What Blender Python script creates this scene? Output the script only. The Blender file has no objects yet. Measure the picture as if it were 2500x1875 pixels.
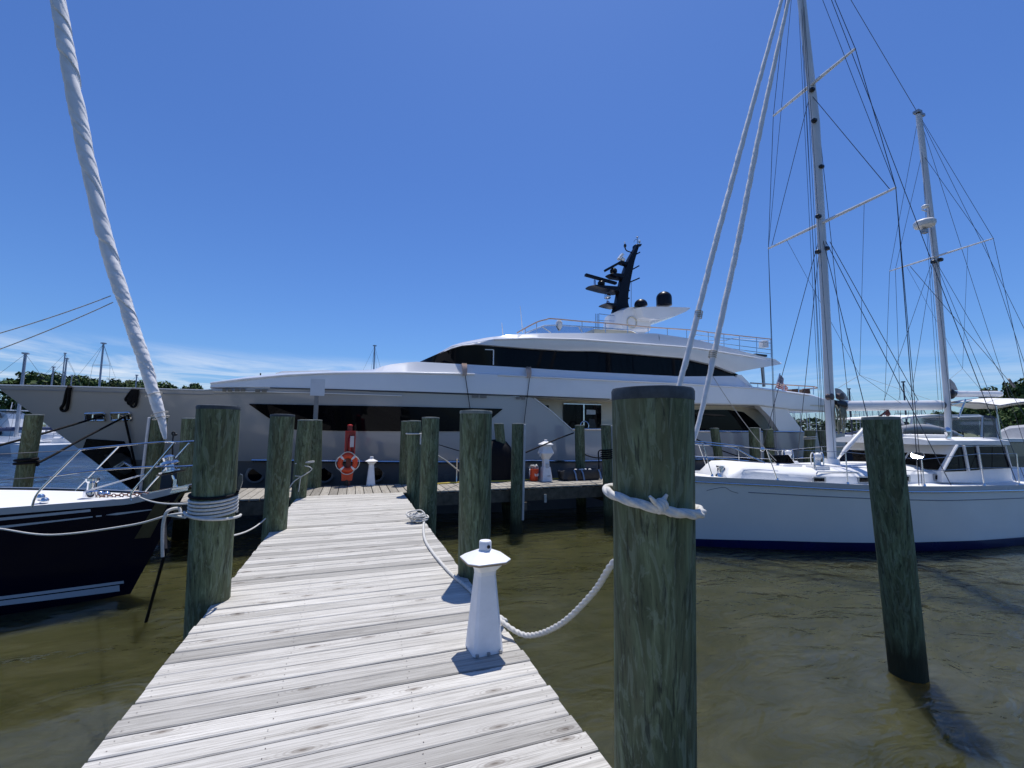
import bpy, bmesh, math, random
from mathutils import Vector, Matrix, noise
random.seed(7)
SC = bpy.context.scene
COL = SC.collection
PI = math.pi
# ------------------------------------------------------------------ camera model
FPX, YAW, HOR, ROLL = 1070.0, math.radians(19.8), 1045.0, math.radians(0.4)
EYE = Vector((0, 0, 2.75))          # water is z = 0, decks are z = 1.15
DECK = 1.15
PIT = math.atan((HOR - 937.5) / FPX)
FW = Vector((math.sin(YAW) * math.cos(PIT), math.cos(YAW) * math.cos(PIT), math.sin(PIT)))
R0 = Vector((math.cos(YAW), -math.sin(YAW), 0))
U0 = R0.cross(FW)
RT = R0 * math.cos(ROLL) + U0 * math.sin(ROLL)
UP = U0 * math.cos(ROLL) - R0 * math.sin(ROLL)
cam = bpy.data.cameras.new('camera'); cam_o = bpy.data.objects.new('camera', cam); COL.objects.link(cam_o)
cam.sensor_fit = 'HORIZONTAL'; cam.sensor_width = 36.0; cam.lens = FPX / 2500 * 36.0
cam.clip_start = 0.05; cam.clip_end = 20000
cam_o.matrix_world = Matrix(((RT.x, UP.x, -FW.x, EYE.x), (RT.y, UP.y, -FW.y, EYE.y), (RT.z, UP.z, -FW.z, EYE.z), (0, 0, 0, 1)))
SC.camera = cam_o

def ray(px, py): return FW + RT * ((px - 1250) / FPX) - UP * ((py - 937.5) / FPX)
def on_z(px, py, z):
    d = ray(px, py); return EYE + d * ((z - EYE.z) / d.z)
def on_v(px, py, v):
    d = ray(px, py); return EYE + d * (v / d.y)
def at_depth(px, py, dep): return EYE + ray(px, py) * dep
def on_plane(px, py, p0, n):
    d = ray(px, py); return EYE + d * ((p0 - EYE).dot(n) / d.dot(n))
def on_surf(px, py, g, d0=2.0, d1=60.0, n=240):
    d = ray(px, py); a = d0; ga = g(EYE + d * a)
    for i in range(1, n + 1):
        b = d0 + (d1 - d0) * i / n; gb = g(EYE + d * b)
        if ga * gb <= 0:
            for _ in range(30):
                m = (a + b) / 2
                if g(EYE + d * m) * ga > 0: a = m
                else: b = m
            return EYE + d * a
        a, ga = b, gb
    return EYE + d * d1

# ------------------------------------------------------------------ mesh builder
class MB:
    def __init__(s): s.v = []; s.f = []; s.r = []
    def add(s, vs, fs, r=None):
        o = len(s.v); s.v += [Vector(p) for p in vs]; s.f += [[i + o for i in f] for f in fs]
        s.r += [random.random() if r is None else r] * len(fs); return s
    def box(s, c, size, rz=0, ax=None, bev=0):
        hx, hy, hz = size[0] / 2, size[1] / 2, size[2] / 2; c = Vector(c)
        if ax is None: X, Y, Z = Vector((math.cos(rz), math.sin(rz), 0)), Vector((-math.sin(rz), math.cos(rz), 0)), Vector((0, 0, 1))
        else: X, Y, Z = ax
        if bev:
            b = bev; pts = []
            for z in (-hz, hz):
                pass
            P = [(-hx + b, -hy), (hx - b, -hy), (hx, -hy + b), (hx, hy - b), (hx - b, hy), (-hx + b, hy), (-hx, hy - b), (-hx, -hy + b)]
            rows = []
            for k, z in ((1 - b / max(hx, hy), -hz), (1, -hz + b), (1, hz - b), (1 - b / max(hx, hy), hz)):
                rows.append([c + X * (x * k) + Y * (y * k) + Z * z for x, y in P])
            return s.rows(rows, closed=True, caps=True)
        V = [c + X * (x * hx) + Y * (y * hy) + Z * (z * hz) for x in (-1, 1) for y in (-1, 1) for z in (-1, 1)]
        return s.add(V, [(0, 1, 3, 2), (4, 6, 7, 5), (0, 4, 5, 1), (2, 3, 7, 6), (0, 2, 6, 4), (1, 5, 7, 3)])
    def rows(s, rows, closed=False, caps=False):
        n = len(rows[0]); V = [p for r in rows for p in r]; F = []
        for i in range(len(rows) - 1):
            for j in range(n if closed else n - 1):
                k = (j + 1) % n; F.append((i * n + j, i * n + k, (i + 1) * n + k, (i + 1) * n + j))
        if caps: F.append(tuple(range(n - 1, -1, -1))); F.append(tuple((len(rows) - 1) * n + j for j in range(n)))
        return s.add(V, F)
    def tube(s, pts, r, n=8, caps=True, shape=None):
        pts = [Vector(p) for p in pts]; m = len(pts)
        rr = r if isinstance(r, (list, tuple)) else [r] * m
        T = [(pts[min(i + 1, m - 1)] - pts[max(i - 1, 0)]).normalized() for i in range(m)]
        a = Vector((0, 0, 1)) if abs(T[0].z) < 0.9 else Vector((1, 0, 0))
        N = (a - T[0] * a.dot(T[0])).normalized(); rows = []; L = 0
        for i in range(m):
            if i: L += (pts[i] - pts[i - 1]).length
            N = (N - T[i] * N.dot(T[i])).normalized(); B = T[i].cross(N)
            row = []
            for k in range(n):
                t = 2 * PI * k / n; q = rr[i] * (shape(t, L, i) if shape else 1)
                row.append(pts[i] + N * (math.cos(t) * q) + B * (math.sin(t) * q))
            rows.append(row)
        return s.rows(rows, closed=True, caps=caps)
    def prism(s, poly, ext):               # poly: coplanar 3-D points, ext: extrusion vector
        ext = Vector(ext); return s.rows([[Vector(p) for p in poly], [Vector(p) + ext for p in poly]], closed=True, caps=True)
    def lathe(s, c, prof, n=20, axis=None, poly=None):
        c = Vector(c); rows = []
        if axis is None: X, Y, Z = Vector((1, 0, 0)), Vector((0, 1, 0)), Vector((0, 0, 1))
        else:
            Z = Vector(axis).normalized(); a = Vector((0, 0, 1)) if abs(Z.z) < .9 else Vector((1, 0, 0)); X = (a - Z * a.dot(Z)).normalized(); Y = Z.cross(X)
        for r, z in prof: rows.append([c + X * (r * math.cos(2 * PI * k / n)) + Y * (r * math.sin(2 * PI * k / n)) + Z * z for k in range(n)])
        return s.rows(rows, closed=True, caps=True)
    def ball(s, c, r, n=12, sz=1.0): return s.lathe(c, [(max(1e-4, r * math.cos(a)), r * sz * math.sin(a)) for a in [(-.5 + i / 8) * PI for i in range(9)]], n)
    def torus(s, c, R, r, axis, n=28, m=8, a0=0, a1=2 * PI, sq=1.0):
        c = Vector(c); Z = Vector(axis).normalized(); a = Vector((0, 0, 1)) if abs(Z.z) < .9 else Vector((1, 0, 0))
        X = (a - Z * a.dot(Z)).normalized(); Y = Z.cross(X); full = abs(a1 - a0 - 2 * PI) < 1e-6; rows = []
        for i in range(n + (0 if full else 1)):
            t = a0 + (a1 - a0) * i / n; e = X * math.cos(t) + Y * math.sin(t)
            rows.append([c + e * (R + r * math.cos(2 * PI * k / m)) + Z * (r * sq * math.sin(2 * PI * k / m)) for k in range(m)])
        if full: rows.append(rows[0])
        return s.rows(rows, closed=True, caps=not full)

def root_loc(p):
    while p is not None and p.parent is not None: p = p.parent
    return Vector(p.location) if p is not None else Vector((0, 0, 0))
def build(name, mb, mat, parent=None, smooth=40, label=None, merge=True):
    me = bpy.data.meshes.new(name)
    if parent is None:
        xs = [p.x for p in mb.v]; ys = [p.y for p in mb.v]; zs = [p.z for p in mb.v]
        o0 = Vector(((min(xs) + max(xs)) / 2, (min(ys) + max(ys)) / 2, min(zs)))
    else: o0 = root_loc(parent)
    me.from_pydata([p - o0 for p in mb.v], [], mb.f)
    at = me.attributes.new('rnd', 'FLOAT', 'FACE'); at.data.foreach_set('value', mb.r)
    bm = bmesh.new(); bm.from_mesh(me)
    if merge: bmesh.ops.remove_doubles(bm, verts=bm.verts, dist=1e-5)
    bmesh.ops.recalc_face_normals(bm, faces=bm.faces); bm.to_mesh(me); bm.free()
    if smooth:
        me.polygons.foreach_set('use_smooth', [True] * len(me.polygons))
        try: me.set_sharp_from_angle(angle=math.radians(smooth))
        except Exception: pass
    me.materials.append(mat)
    o = bpy.data.objects.new(name, me); COL.objects.link(o)
    if parent is None: o.location = o0
    else: o.parent = parent
    if label: o['label'] = label
    return o
def tag(o, label, cat=None, group=None, kind=None):
    if label: o['label'] = label
    if cat: o['category'] = cat
    if group: o['group'] = group
    if kind: o['kind'] = kind
    return o
def thing(name, label, cat, loc, group=None):
    o = bpy.data.objects.new(name, None); COL.objects.link(o); o.location = loc; o.empty_display_size = .1
    return tag(o, label, cat, group)
def copy_tree(o, parent=None):
    c = o.copy(); COL.objects.link(c); c.parent = parent
    for ch in list(o.children): copy_tree(ch, c)
    return c

# curve helpers
def cat(pts, n=8):
    pts = [Vector(p) for p in pts]; out = []
    for i in range(len(pts) - 1):
        p0, p1, p2, p3 = pts[max(i - 1, 0)], pts[i], pts[i + 1], pts[min(i + 2, len(pts) - 1)]
        for k in range(n):
            t = k / n
            out.append(.5 * (2 * p1 + (p2 - p0) * t + (2 * p0 - 5 * p1 + 4 * p2 - p3) * t * t + (3 * p1 - p0 - 3 * p2 + p3) * t ** 3))
    return out + [pts[-1]]
def lerp_line(pl, x):                     # piecewise linear through sorted (x, y, ...)
    if x <= pl[0][0]: a, b = pl[0], pl[1]
    elif x >= pl[-1][0]: a, b = pl[-2], pl[-1]
    else:
        for i in range(len(pl) - 1):
            if pl[i][0] <= x <= pl[i + 1][0]: a, b = pl[i], pl[i + 1]; break
    t = (x - a[0]) / ((b[0] - a[0]) or 1e-9)
    return [a[k] + (b[k] - a[k]) * t for k in range(1, len(a))]
def sag(a, b, s, n=16):
    a, b = Vector(a), Vector(b); return [a.lerp(b, i / n) - Vector((0, 0, 4 * s * (i / n) * (1 - i / n))) for i in range(n + 1)]
def twist(lobes=3, pitch=.06, amp=.26):
    return lambda t, L, i: 1 - amp + amp * abs(math.cos(lobes / 2 * (t - 2 * PI * L / (pitch * lobes))))* 1.4
def resample(pts, step):
    pts = [Vector(p) for p in pts]; out = [pts[0]]; acc = 0
    for a, b in zip(pts[:-1], pts[1:]):
        L = (b - a).length
        if L < 1e-9: continue
        t = step - acc
        while t <= L: out.append(a.lerp(b, t / L)); t += step
        acc = L - (t - step)
    out.append(pts[-1]); return out

# ------------------------------------------------------------------ materials
def nmat(name):
    m = bpy.data.materials.new(name); m.use_nodes = True; nt = m.node_tree
    return m, nt, nt.nodes['Principled BSDF']
class G:
    def __init__(s, nt): s.nt = nt; s.N = nt.nodes; s.L = nt.links
    def n(s, t, **kw):
        nd = s.N.new(t)
        for k, v in kw.items(): setattr(nd, k, v)
        return nd
    def link(s, a, b): s.L.new(a, b)
    def coord(s, scale, loc=(0, 0, 0), kind='Object', rot=(0, 0, 0)):
        tc = s.n('ShaderNodeTexCoord'); mp = s.n('ShaderNodeMapping'); mp.inputs['Scale'].default_value = scale; mp.inputs['Location'].default_value = loc; mp.inputs['Rotation'].default_value = rot
        s.link(tc.outputs[kind], mp.inputs['Vector']); return mp.outputs['Vector']
    def noise(s, vec, scale, detail=4, rough=.55, dist=0):
        nd = s.n('ShaderNodeTexNoise'); nd.inputs['Scale'].default_value = scale; nd.inputs['Detail'].default_value = detail; nd.inputs['Roughness'].default_value = rough; nd.inputs['Distortion'].default_value = dist
        if vec is not None: s.link(vec, nd.inputs['Vector'])
        return nd.outputs['Fac']
    def ramp(s, fac, stops, interp='LINEAR'):
        r = s.n('ShaderNodeValToRGB'); r.color_ramp.interpolation = interp
        e = r.color_ramp.elements
        while len(e) < len(stops): e.new(.5)
        for el, (p, c) in zip(e, stops):
            el.position = p; el.color = (c, c, c, 1) if isinstance(c, (int, float)) else (*c, 1)
        s.link(fac, r.inputs['Fac']); return r.outputs['Color']
    def mix(s, fac, a, b, mode='MIX'):
        m = s.n('ShaderNodeMix', data_type='RGBA', blend_type=mode); m.clamp_factor = True
        for v, k in ((fac, 0), (a, 6), (b, 7)):
            if isinstance(v, (int, float)): m.inputs[k].default_value = v if k == 0 else (v, v, v, 1)
            elif isinstance(v, tuple): m.inputs[k].default_value = (*v, 1)
            else: s.link(v, m.inputs[k])
        return m.outputs[2]
    def math(s, op, a, b=0.0, clamp=False):
        m = s.n('ShaderNodeMath', operation=op); m.use_clamp = clamp
        for v, k in ((a, 0), (b, 1)):
            if isinstance(v, (int, float)): m.inputs[k].default_value = v
            else: s.link(v, m.inputs[k])
        return m.outputs[0]
    def bump(s, h, strength, dist, bsdf, prev=None):
        b = s.n('ShaderNodeBump'); b.inputs['Strength'].default_value = strength; b.inputs['Distance'].default_value = dist
        s.link(h, b.inputs['Height'])
        if prev is not None: s.link(prev, b.inputs['Normal'])
        if bsdf is not None: s.link(b.outputs['Normal'], bsdf.inputs['Normal'])
        return b.outputs['Normal']

def simple(name, col, rough=.4, metal=0, var=.12, scale=3.0, coat=0, bump=0, spec=.5):
    m, nt, b = nmat(name); g = G(nt)
    v = g.coord((1, 1, 1)); f = g.noise(v, scale, 5, .6)
    lo = tuple(c * (1 - var) for c in col); hi = tuple(min(1, c * (1 + var)) for c in col)
    g.link(g.ramp(f, [(.3, lo), (.7, hi)]), b.inputs['Base Color'])
    g.link(g.ramp(f, [(.3, min(1, rough * 1.15)), (.7, rough * .85)]), b.inputs['Roughness'])
    b.inputs['Metallic'].default_value = metal; b.inputs['Specular IOR Level'].default_value = spec
    b.inputs['Coat Weight'].default_value = coat; b.inputs['Coat Roughness'].default_value = .08
    if bump: g.bump(g.noise(v, scale * 12, 3), .4, bump, b)
    return m

def deck_mat(name, along, tint=1.0, warm=0.0):
    m, nt, b = nmat(name); g = G(nt)
    tc = g.n('ShaderNodeTexCoord'); at = g.n('ShaderNodeAttribute', attribute_name='rnd', attribute_type='GEOMETRY')
    off = g.n('ShaderNodeCombineXYZ'); k1 = g.math('MULTIPLY', at.outputs['Fac'], 37.0); g.link(k1, off.inputs[0]); g.link(g.math('MULTIPLY', at.outputs['Fac'], 91.0), off.inputs[1]); g.link(g.math('MULTIPLY', at.outputs['Fac'], 53.0), off.inputs[2])
    ad = g.n('ShaderNodeVectorMath', operation='ADD'); g.link(tc.outputs['Object'], ad.inputs[0]); g.link(off.outputs[0], ad.inputs[1])
    def mp(sc):
        q = g.n('ShaderNodeMapping'); q.inputs['Scale'].default_value = sc if along == 0 else (sc[1], sc[0], sc[2]); g.link(ad.outputs[0], q.inputs['Vector']); return q.outputs['Vector']
    fine = g.noise(mp((1.6, 85, 85)), 1.0, 8, .72, .8)
    crack = g.noise(mp((.9, 38, 38)), 1.0, 3, .5, 1.0)
    mid = g.noise(mp((1.1, 14, 14)), 1.0, 5, .6, 1.2)
    big = g.noise(tc.outputs['Object'], .9, 4, .6)
    # knots: sparse stretched cells
    vo = g.n('ShaderNodeTexVoronoi', feature='F1', voronoi_dimensions='2D'); vo.inputs['Scale'].default_value = 1.0; g.link(mp((2.2, 7.2, 0.01)), vo.inputs['Vector'])
    sep = g.n('ShaderNodeSeparateColor'); g.link(vo.outputs['Color'], sep.inputs[0])
    sparse = g.math('GREATER_THAN', sep.outputs[0], .70)
    knot = g.math('MULTIPLY', g.ramp(vo.outputs['Distance'], [(.02, 1.0), (.06, .6), (.15, 0.0)]), sparse)
    ring = g.math('MULTIPLY', g.ramp(g.math('SINE', g.math('MULTIPLY', vo.outputs['Distance'], 75.0)), [(.2, 0.0), (.8, 1.0)]), g.math('MULTIPLY', g.ramp(vo.outputs['Distance'], [(.1, 1.0), (.42, 0.0)]), sparse))
    t = tint
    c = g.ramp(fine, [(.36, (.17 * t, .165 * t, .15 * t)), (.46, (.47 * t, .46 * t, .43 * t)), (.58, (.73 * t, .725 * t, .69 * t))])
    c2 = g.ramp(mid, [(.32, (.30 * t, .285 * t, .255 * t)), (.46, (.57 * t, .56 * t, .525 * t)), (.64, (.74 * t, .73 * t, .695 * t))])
    c = g.mix(.42, c, c2)
    c = g.mix(g.math('MULTIPLY', ring, .5), c, (.25, .225, .2))
    c = g.mix(g.math('MULTIPLY', knot, .9), c, (.13, .105, .085))
    c = g.mix(g.math('MULTIPLY', g.ramp(g.math('ABSOLUTE', g.math('SUBTRACT', crack, .5)), [(.0, 1.0), (.012, .6), (.022, 0.0)]), g.ramp(mid, [(.45, 0.0), (.6, .55)])), c, (.15, .135, .115))
    pl = g.ramp(at.outputs['Fac'], [(0, .60), (.22, .80), (.45, .93), (.75, 1.0), (1, 1.06)])
    c = g.mix(1.0, c, pl, 'MULTIPLY')
    c = g.mix(g.ramp(big, [(.4, 0.0), (.75, .28)]), c, (.36, .35, .33))
    if warm: c = g.mix(.5 * warm, c, g.mix(1.0, c, (1.0, .90, .74), 'MULTIPLY'))
    g.link(c, b.inputs['Base Color']); b.inputs['Roughness'].default_value = .85; b.inputs['Specular IOR Level'].default_value = .25
    h = g.math('SUBTRACT', g.math('ADD', g.math('MULTIPLY', fine, .7), g.math('MULTIPLY', mid, .5)), g.math('MULTIPLY', knot, .5))
    g.bump(h, .55, .006, b)
    return m

def pile_mat(name, warm=0.0, k=1.0):
    m, nt, b = nmat(name); g = G(nt)
    oi = g.n('ShaderNodeObjectInfo'); tc = g.n('ShaderNodeTexCoord')
    off = g.n('ShaderNodeVectorMath', operation='SCALE'); cb = g.n('ShaderNodeCombineXYZ'); g.link(oi.outputs['Random'], cb.inputs[0]); g.link(oi.outputs['Random'], cb.inputs[2]); g.link(cb.outputs[0], off.inputs[0]); off.inputs['Scale'].default_value = 60
    ad = g.n('ShaderNodeVectorMath', operation='ADD'); g.link(tc.outputs['Object'], ad.inputs[0]); g.link(off.outputs[0], ad.inputs[1])
    def mp(sc):
        q = g.n('ShaderNodeMapping'); q.inputs['Scale'].default_value = sc; g.link(ad.outputs[0], q.inputs['Vector']); return q.outputs['Vector']
    streak = g.noise(mp((16, 16, 1.3)), 1.0, 6, .62, 1.1)
    fine = g.noise(mp((55, 55, 3.0)), 1.0, 5, .65, .5)
    patch = g.noise(mp((5, 5, 1.1)), 1.0, 5, .6, 2.2)
    flakes = g.noise(mp((13, 13, 3.2)), 1.0, 4, .6, 2.6)
    c = g.ramp(streak, [(.28, (.028 * k, .039 * k, .021 * k)), (.45, (.084 * k, .108 * k, .058 * k)), (.58, (.14 * k, .178 * k, .102 * k)), (.75, (.23 * k, .30 * k, .195 * k))])
    c = g.mix(g.ramp(patch, [(.45, 0.0), (.68, .75)]), c, (.085 * k + warm * .05, .085 * k + warm * .03, .048 * k))
    c = g.mix(g.ramp(flakes, [(.535, 0.0), (.575, .42)]), c, (.19 * k, .235 * k, .175 * k))
    c = g.mix(g.ramp(fine, [(.34, .8), (.46, 0.0)]), c, (.02, .026, .02))
    # tide stain low on the pile
    geo = g.n('ShaderNodeNewGeometry'); sx = g.n('ShaderNodeSeparateXYZ'); g.link(geo.outputs['Position'], sx.inputs[0])
    zz = g.math('ADD', sx.outputs[2], g.math('MULTIPLY', g.math('SUBTRACT', streak, .5), .35))
    c = g.mix(g.ramp(zz, [(.25, .92), (.48, 0.0)]), c, (.012, .013, .009))
    c = g.mix(g.math('MULTIPLY', g.ramp(zz, [(.48, 1.0), (1.0, 0.0)]), .35), c, (.05, .055, .03))
    g.link(c, b.inputs['Base Color']); b.inputs['Roughness'].default_value = .78; b.inputs['Specular IOR Level'].default_value = .3
    g.bump(g.math('ADD', g.math('MULTIPLY', streak, .8), fine), .6, .012, b)
    return m
# ------------------------------------------------------------------ world, sun
SUN_EL, SUN_AZ = math.radians(74.0), math.radians(29.0)      # azimuth from +Y towards +X
w = bpy.data.worlds.new('World'); SC.world = w; w.use_nodes = True
g = G(w.node_tree); bg = w.node_tree.nodes['Background']
sky = g.n('ShaderNodeTexSky', sky_type='NISHITA'); sky.sun_disc = False; sky.sun_elevation = SUN_EL; sky.sun_rotation = SUN_AZ
sky.altitude = 0; sky.air_density = 1.15; sky.dust_density = .35; sky.ozone_density = 4.5
tc = g.n('ShaderNodeTexCoord'); sx = g.n('ShaderNodeSeparateXYZ'); g.link(tc.outputs['Generated'], sx.inputs[0])
# a few thin wisps of cloud low over the horizon: direction projected on a cloud sheet
zc = g.math('MAXIMUM', sx.outputs[2], .02); cx = g.math('DIVIDE', sx.outputs[0], zc); cy = g.math('DIVIDE', sx.outputs[1], zc)
cb = g.n('ShaderNodeCombineXYZ'); g.link(cx, cb.inputs[0]); g.link(cy, cb.inputs[1])
def cmap(sc, loc=(0, 0, 0)):
    q = g.n('ShaderNodeMapping'); q.inputs['Scale'].default_value = sc; q.inputs['Location'].default_value = loc; g.link(cb.outputs[0], q.inputs['Vector']); return q.outputs['Vector']
wisp = g.noise(cmap((.55, .40, 1), (3.1, 1.7, 0)), 1.0, 7, .62, .7)
band = g.ramp(sx.outputs[2], [(.045, 0.0), (.075, 1.0), (.112, .9), (.15, 0.0)])
left = g.ramp(g.math('ADD', g.math('MULTIPLY', sx.outputs[0], .5), .5), [(.22, 1.0), (.50, .9), (.62, .28), (.9, .3)])
cl = g.math('MULTIPLY', g.math('MULTIPLY', g.ramp(wisp, [(.40, 0.0), (.66, .72)]), band), left)
hz = g.ramp(sx.outputs[2], [(0.0, (.56, .83, 1.28)), (.16, (.54, .80, 1.22)), (.5, (.54, .77, 1.20)), (1.0, (.60, .80, 1.2))]); tint = g.mix(1.0, sky.outputs[0], hz, 'MULTIPLY')
g.link(g.mix(cl, tint, (9.0, 9.4, 10.0)), bg.inputs['Color']); bg.inputs['Strength'].default_value = .101
sl = bpy.data.lights.new('sun', 'SUN'); sl.energy = 4.35; sl.angle = math.radians(.53); sl.color = (1, .955, .89)
so = bpy.data.objects.new('sun', sl); COL.objects.link(so)
sd = Vector((math.sin(SUN_AZ) * math.cos(SUN_EL), math.cos(SUN_AZ) * math.cos(SUN_EL), math.sin(SUN_EL)))
so.rotation_euler = sd.to_track_quat('Z', 'Y').to_euler(); so.location = (0, 0, 30)
SC.view_settings.view_transform = 'Standard'; SC.view_settings.look = 'None'; SC.view_settings.exposure = 0.0; SC.view_settings.gamma = 1
SC.cycles.max_bounces = 8; SC.cycles.diffuse_bounces = 3; SC.cycles.glossy_bounces = 4; SC.cycles.sample_clamp_indirect = 4.0; SC.cycles.sample_clamp_direct = 0
SC.cycles.caustics_reflective = False; SC.cycles.caustics_refractive = False; SC.cycles.use_denoising = True

# ------------------------------------------------------------------ water and shore
m, nt, b = nmat('water'); g = G(nt)
v = g.coord((1, 1, 1)); mud = g.math('ADD', g.math('MULTIPLY', g.noise(v, .35, 5, .6, .8), .55), g.math('MULTIPLY', g.noise(g.coord((.8, 1.5, 1), rot=(0, 0, .4)), 1.0, 5, .6, 2.2), .45))
gy = g.n('ShaderNodeNewGeometry'); sy = g.n('ShaderNodeSeparateXYZ'); g.link(gy.outputs['Position'], sy.inputs[0])
farw = g.ramp(g.math('DIVIDE', sy.outputs[1], 60.0), [(.22, 0.0), (.40, 1.0)])  # distant water tinted blue in place of the sky it reflects
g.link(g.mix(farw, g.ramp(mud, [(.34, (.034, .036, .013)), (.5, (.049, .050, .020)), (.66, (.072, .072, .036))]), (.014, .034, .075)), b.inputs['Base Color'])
b.inputs['Roughness'].default_value = .035; b.inputs['IOR'].default_value = 1.33; b.inputs['Subsurface Weight'].default_value = 1.0; b.inputs['Subsurface Radius'].default_value = (3.0, 2.6, 1.3); b.inputs['Subsurface Scale'].default_value = 1.0; b.inputs['Specular IOR Level'].default_value = .5
w1 = g.noise(g.coord((1.15, 1.9, 1), rot=(0, 0, .35)), 1.0, 3, .5, .9)
w2 = g.noise(g.coord((4.2, 7.0, 1), rot=(0, 0, -.2)), 1.0, 3, .55, .6)
w3 = g.noise(g.coord((.25, .55, 1)), 1.0, 2, .5, .3)
calm = g.ramp(g.noise(v, .16, 3, .5), [(.38, .25), (.62, 1.0)])
h = g.math('ADD', g.math('MULTIPLY', w1, 1.0), g.math('MULTIPLY', w2, .22)); h = g.math('MULTIPLY', h, calm); h = g.math('ADD', h, g.math('MULTIPLY', w3, 1.6))
g.bump(h, 1.0, .10, b)
WATER = m
mb = MB(); mb.rows([[(-2500, -300, 0), (2500, -300, 0)], [(-2500, 3000, 0), (2500, 3000, 0)]])
tag(build('water', mb, WATER, smooth=0), 'murky olive harbour water rippling between the docks', 'water', kind='structure')

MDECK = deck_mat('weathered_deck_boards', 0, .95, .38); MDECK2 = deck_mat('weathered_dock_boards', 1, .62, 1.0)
MBEAM = simple('damp_timber', (.085, .075, .055), .8, var=.4, scale=6, bump=.004)
MPILE = pile_mat('treated_piling', 0, 1.06); MPILE2 = pile_mat('old_piling', .4, .95); MCAPL = simple('pale_piling_top', (.20, .22, .20), .8, var=.3, scale=14)
MCAP = simple('piling_cap', (.045, .055, .062), .7, var=.35, scale=14, bump=.004)
MWHITE = simple('white_gelcoat', (.78, .785, .79), .22, var=.03, scale=1.2, coat=.4)
MWOODW = simple('white_painted_wood', (.80, .805, .82), .45, var=.06, scale=9, bump=.0015)
MROPE = simple('white_nylon_rope', (.58, .57, .535), .75, var=.15, scale=40, bump=.002)
MROPED = simple('grey_worn_rope', (.42, .40, .36), .85, var=.25, scale=40, bump=.002)
MBLKROPE = simple('black_rope', (.006, .006, .008), .75, var=.2, scale=40, spec=.2)
MSTEEL = simple('polished_steel', (.62, .63, .65), .16, 1.0, var=.1, scale=8)
MGALV = simple('galvanised_steel', (.34, .36, .38), .45, .7, var=.15, scale=8)
MPVC = simple('grey_conduit', (.50, .52, .55), .45, var=.12, scale=5)
MBLACK = simple('black_plastic', (.012, .012, .014), .4, var=.15)
MGLASS = simple('dark_tinted_glass', (.0025, .003, .005), .03, var=.2, scale=.6, coat=0, spec=.12)
MORANGE = simple('orange_plastic', (.66, .060, .012), .4, var=.08, scale=6)
MRED = simple('red_paint', (.42, .02, .018), .35, var=.12, scale=6)

# ------------------------------------------------------------------ docks
def board(mb, cx, cy, L, Wd, along, z=DECK, th=.038):
    ch = .006; r = random.random(); dz = random.uniform(-.0022, .0022); h = Wd / 2
    sec = [(-h, -th), (h, -th), (h, -ch), (h - ch, 0), (-h + ch, 0), (-h, -ch)]
    a0, a1 = -L / 2 + random.uniform(-.008, .008), L / 2 + random.uniform(-.008, .008)
    n = 2; rows = []; tw = random.uniform(-.0015, .0015)
    for i in range(n):
        a = a0 + (a1 - a0) * i / (n - 1); k = dz + tw * (i - .5) * 2
        rows.append([((cx + a, cy + s, z + t + k) if along == 0 else (cx + s, cy + a, z + t + k)) for s, t in sec])
    o = len(mb.v); mb.rows(rows, closed=True, caps=True); mb.r[-(len(sec) + 2):] = [r] * (len(sec) + 2)
DL, DR = -1.13, 1.215
t = thing('wooden_dock', 'sunlit grey board finger dock running from the camera to the cross dock', 'dock', (0, 5, 0))
mb = MB(); y = -1.6; BOARDS = []
while y < 11.2:
    wd = random.choice((.138, .142, .146)); board(mb, (DL + DR) / 2, y + wd / 2, DR - DL, wd, 0); BOARDS.append((y, wd)); y += wd + random.uniform(.008, .014)
build('deck_boards', mb, MDECK, t, smooth=25, merge=False)
for x in (DL + .06, -.35, .4, DR - .06):
    mb = MB(); mb.box((x, 4.8, DECK - .17), (.07, 12.8, .26)); build('stringer', mb, MBEAM, t, smooth=0)
for y in (1.9, 4.95, 8.2):
    mb = MB(); mb.box(((DL + DR) / 2, y, DECK - .42), (2.3, .16, .24)); build('cross_beam', mb, MBEAM, t, smooth=0)
t = thing('wooden_dock', 'long cross dock with wide boards running along the side of the big yacht', 'dock', (0, 12.1, 0))
FARL = [(-22, 14.3), (-7, 14.0), (-3, 13.25), (.5, 13.02), (8, 12.85), (22, 12.8)]
def farv(u): return lerp_line(FARL, u)[0]
mb = MB(); x = -16.0
while x < 17:
    wd = random.choice((.182, .186, .19)); f = farv(x)
    board(mb, x + wd / 2, (11.26 + f) / 2, f - 11.26, wd, 1); x += wd + random.uniform(.012, .02)
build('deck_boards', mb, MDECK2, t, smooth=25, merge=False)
mb = MB(); mb.box((.5, 11.30, DECK - .21), (33, .075, .30)); build('fascia_beam', mb, MBEAM, t, smooth=0)
mb = MB(); mb.box((.5, 12.70, DECK - .20), (33, .075, .26)); build('fascia_beam', mb, MBEAM, t, smooth=0)
for x in range(-15, 17, 3):
    mb = MB(); mb.box((x + 1.35, 12.05, DECK - .48), (.2, 1.9, .22)); build('cross_beam', mb, MBEAM, t, smooth=0)
mb = MB(); mb.box((5.0, 11.15, DECK - .30), (.07, .04, .22)); build('bracket', mb, MGALV, t, smooth=0)

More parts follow.
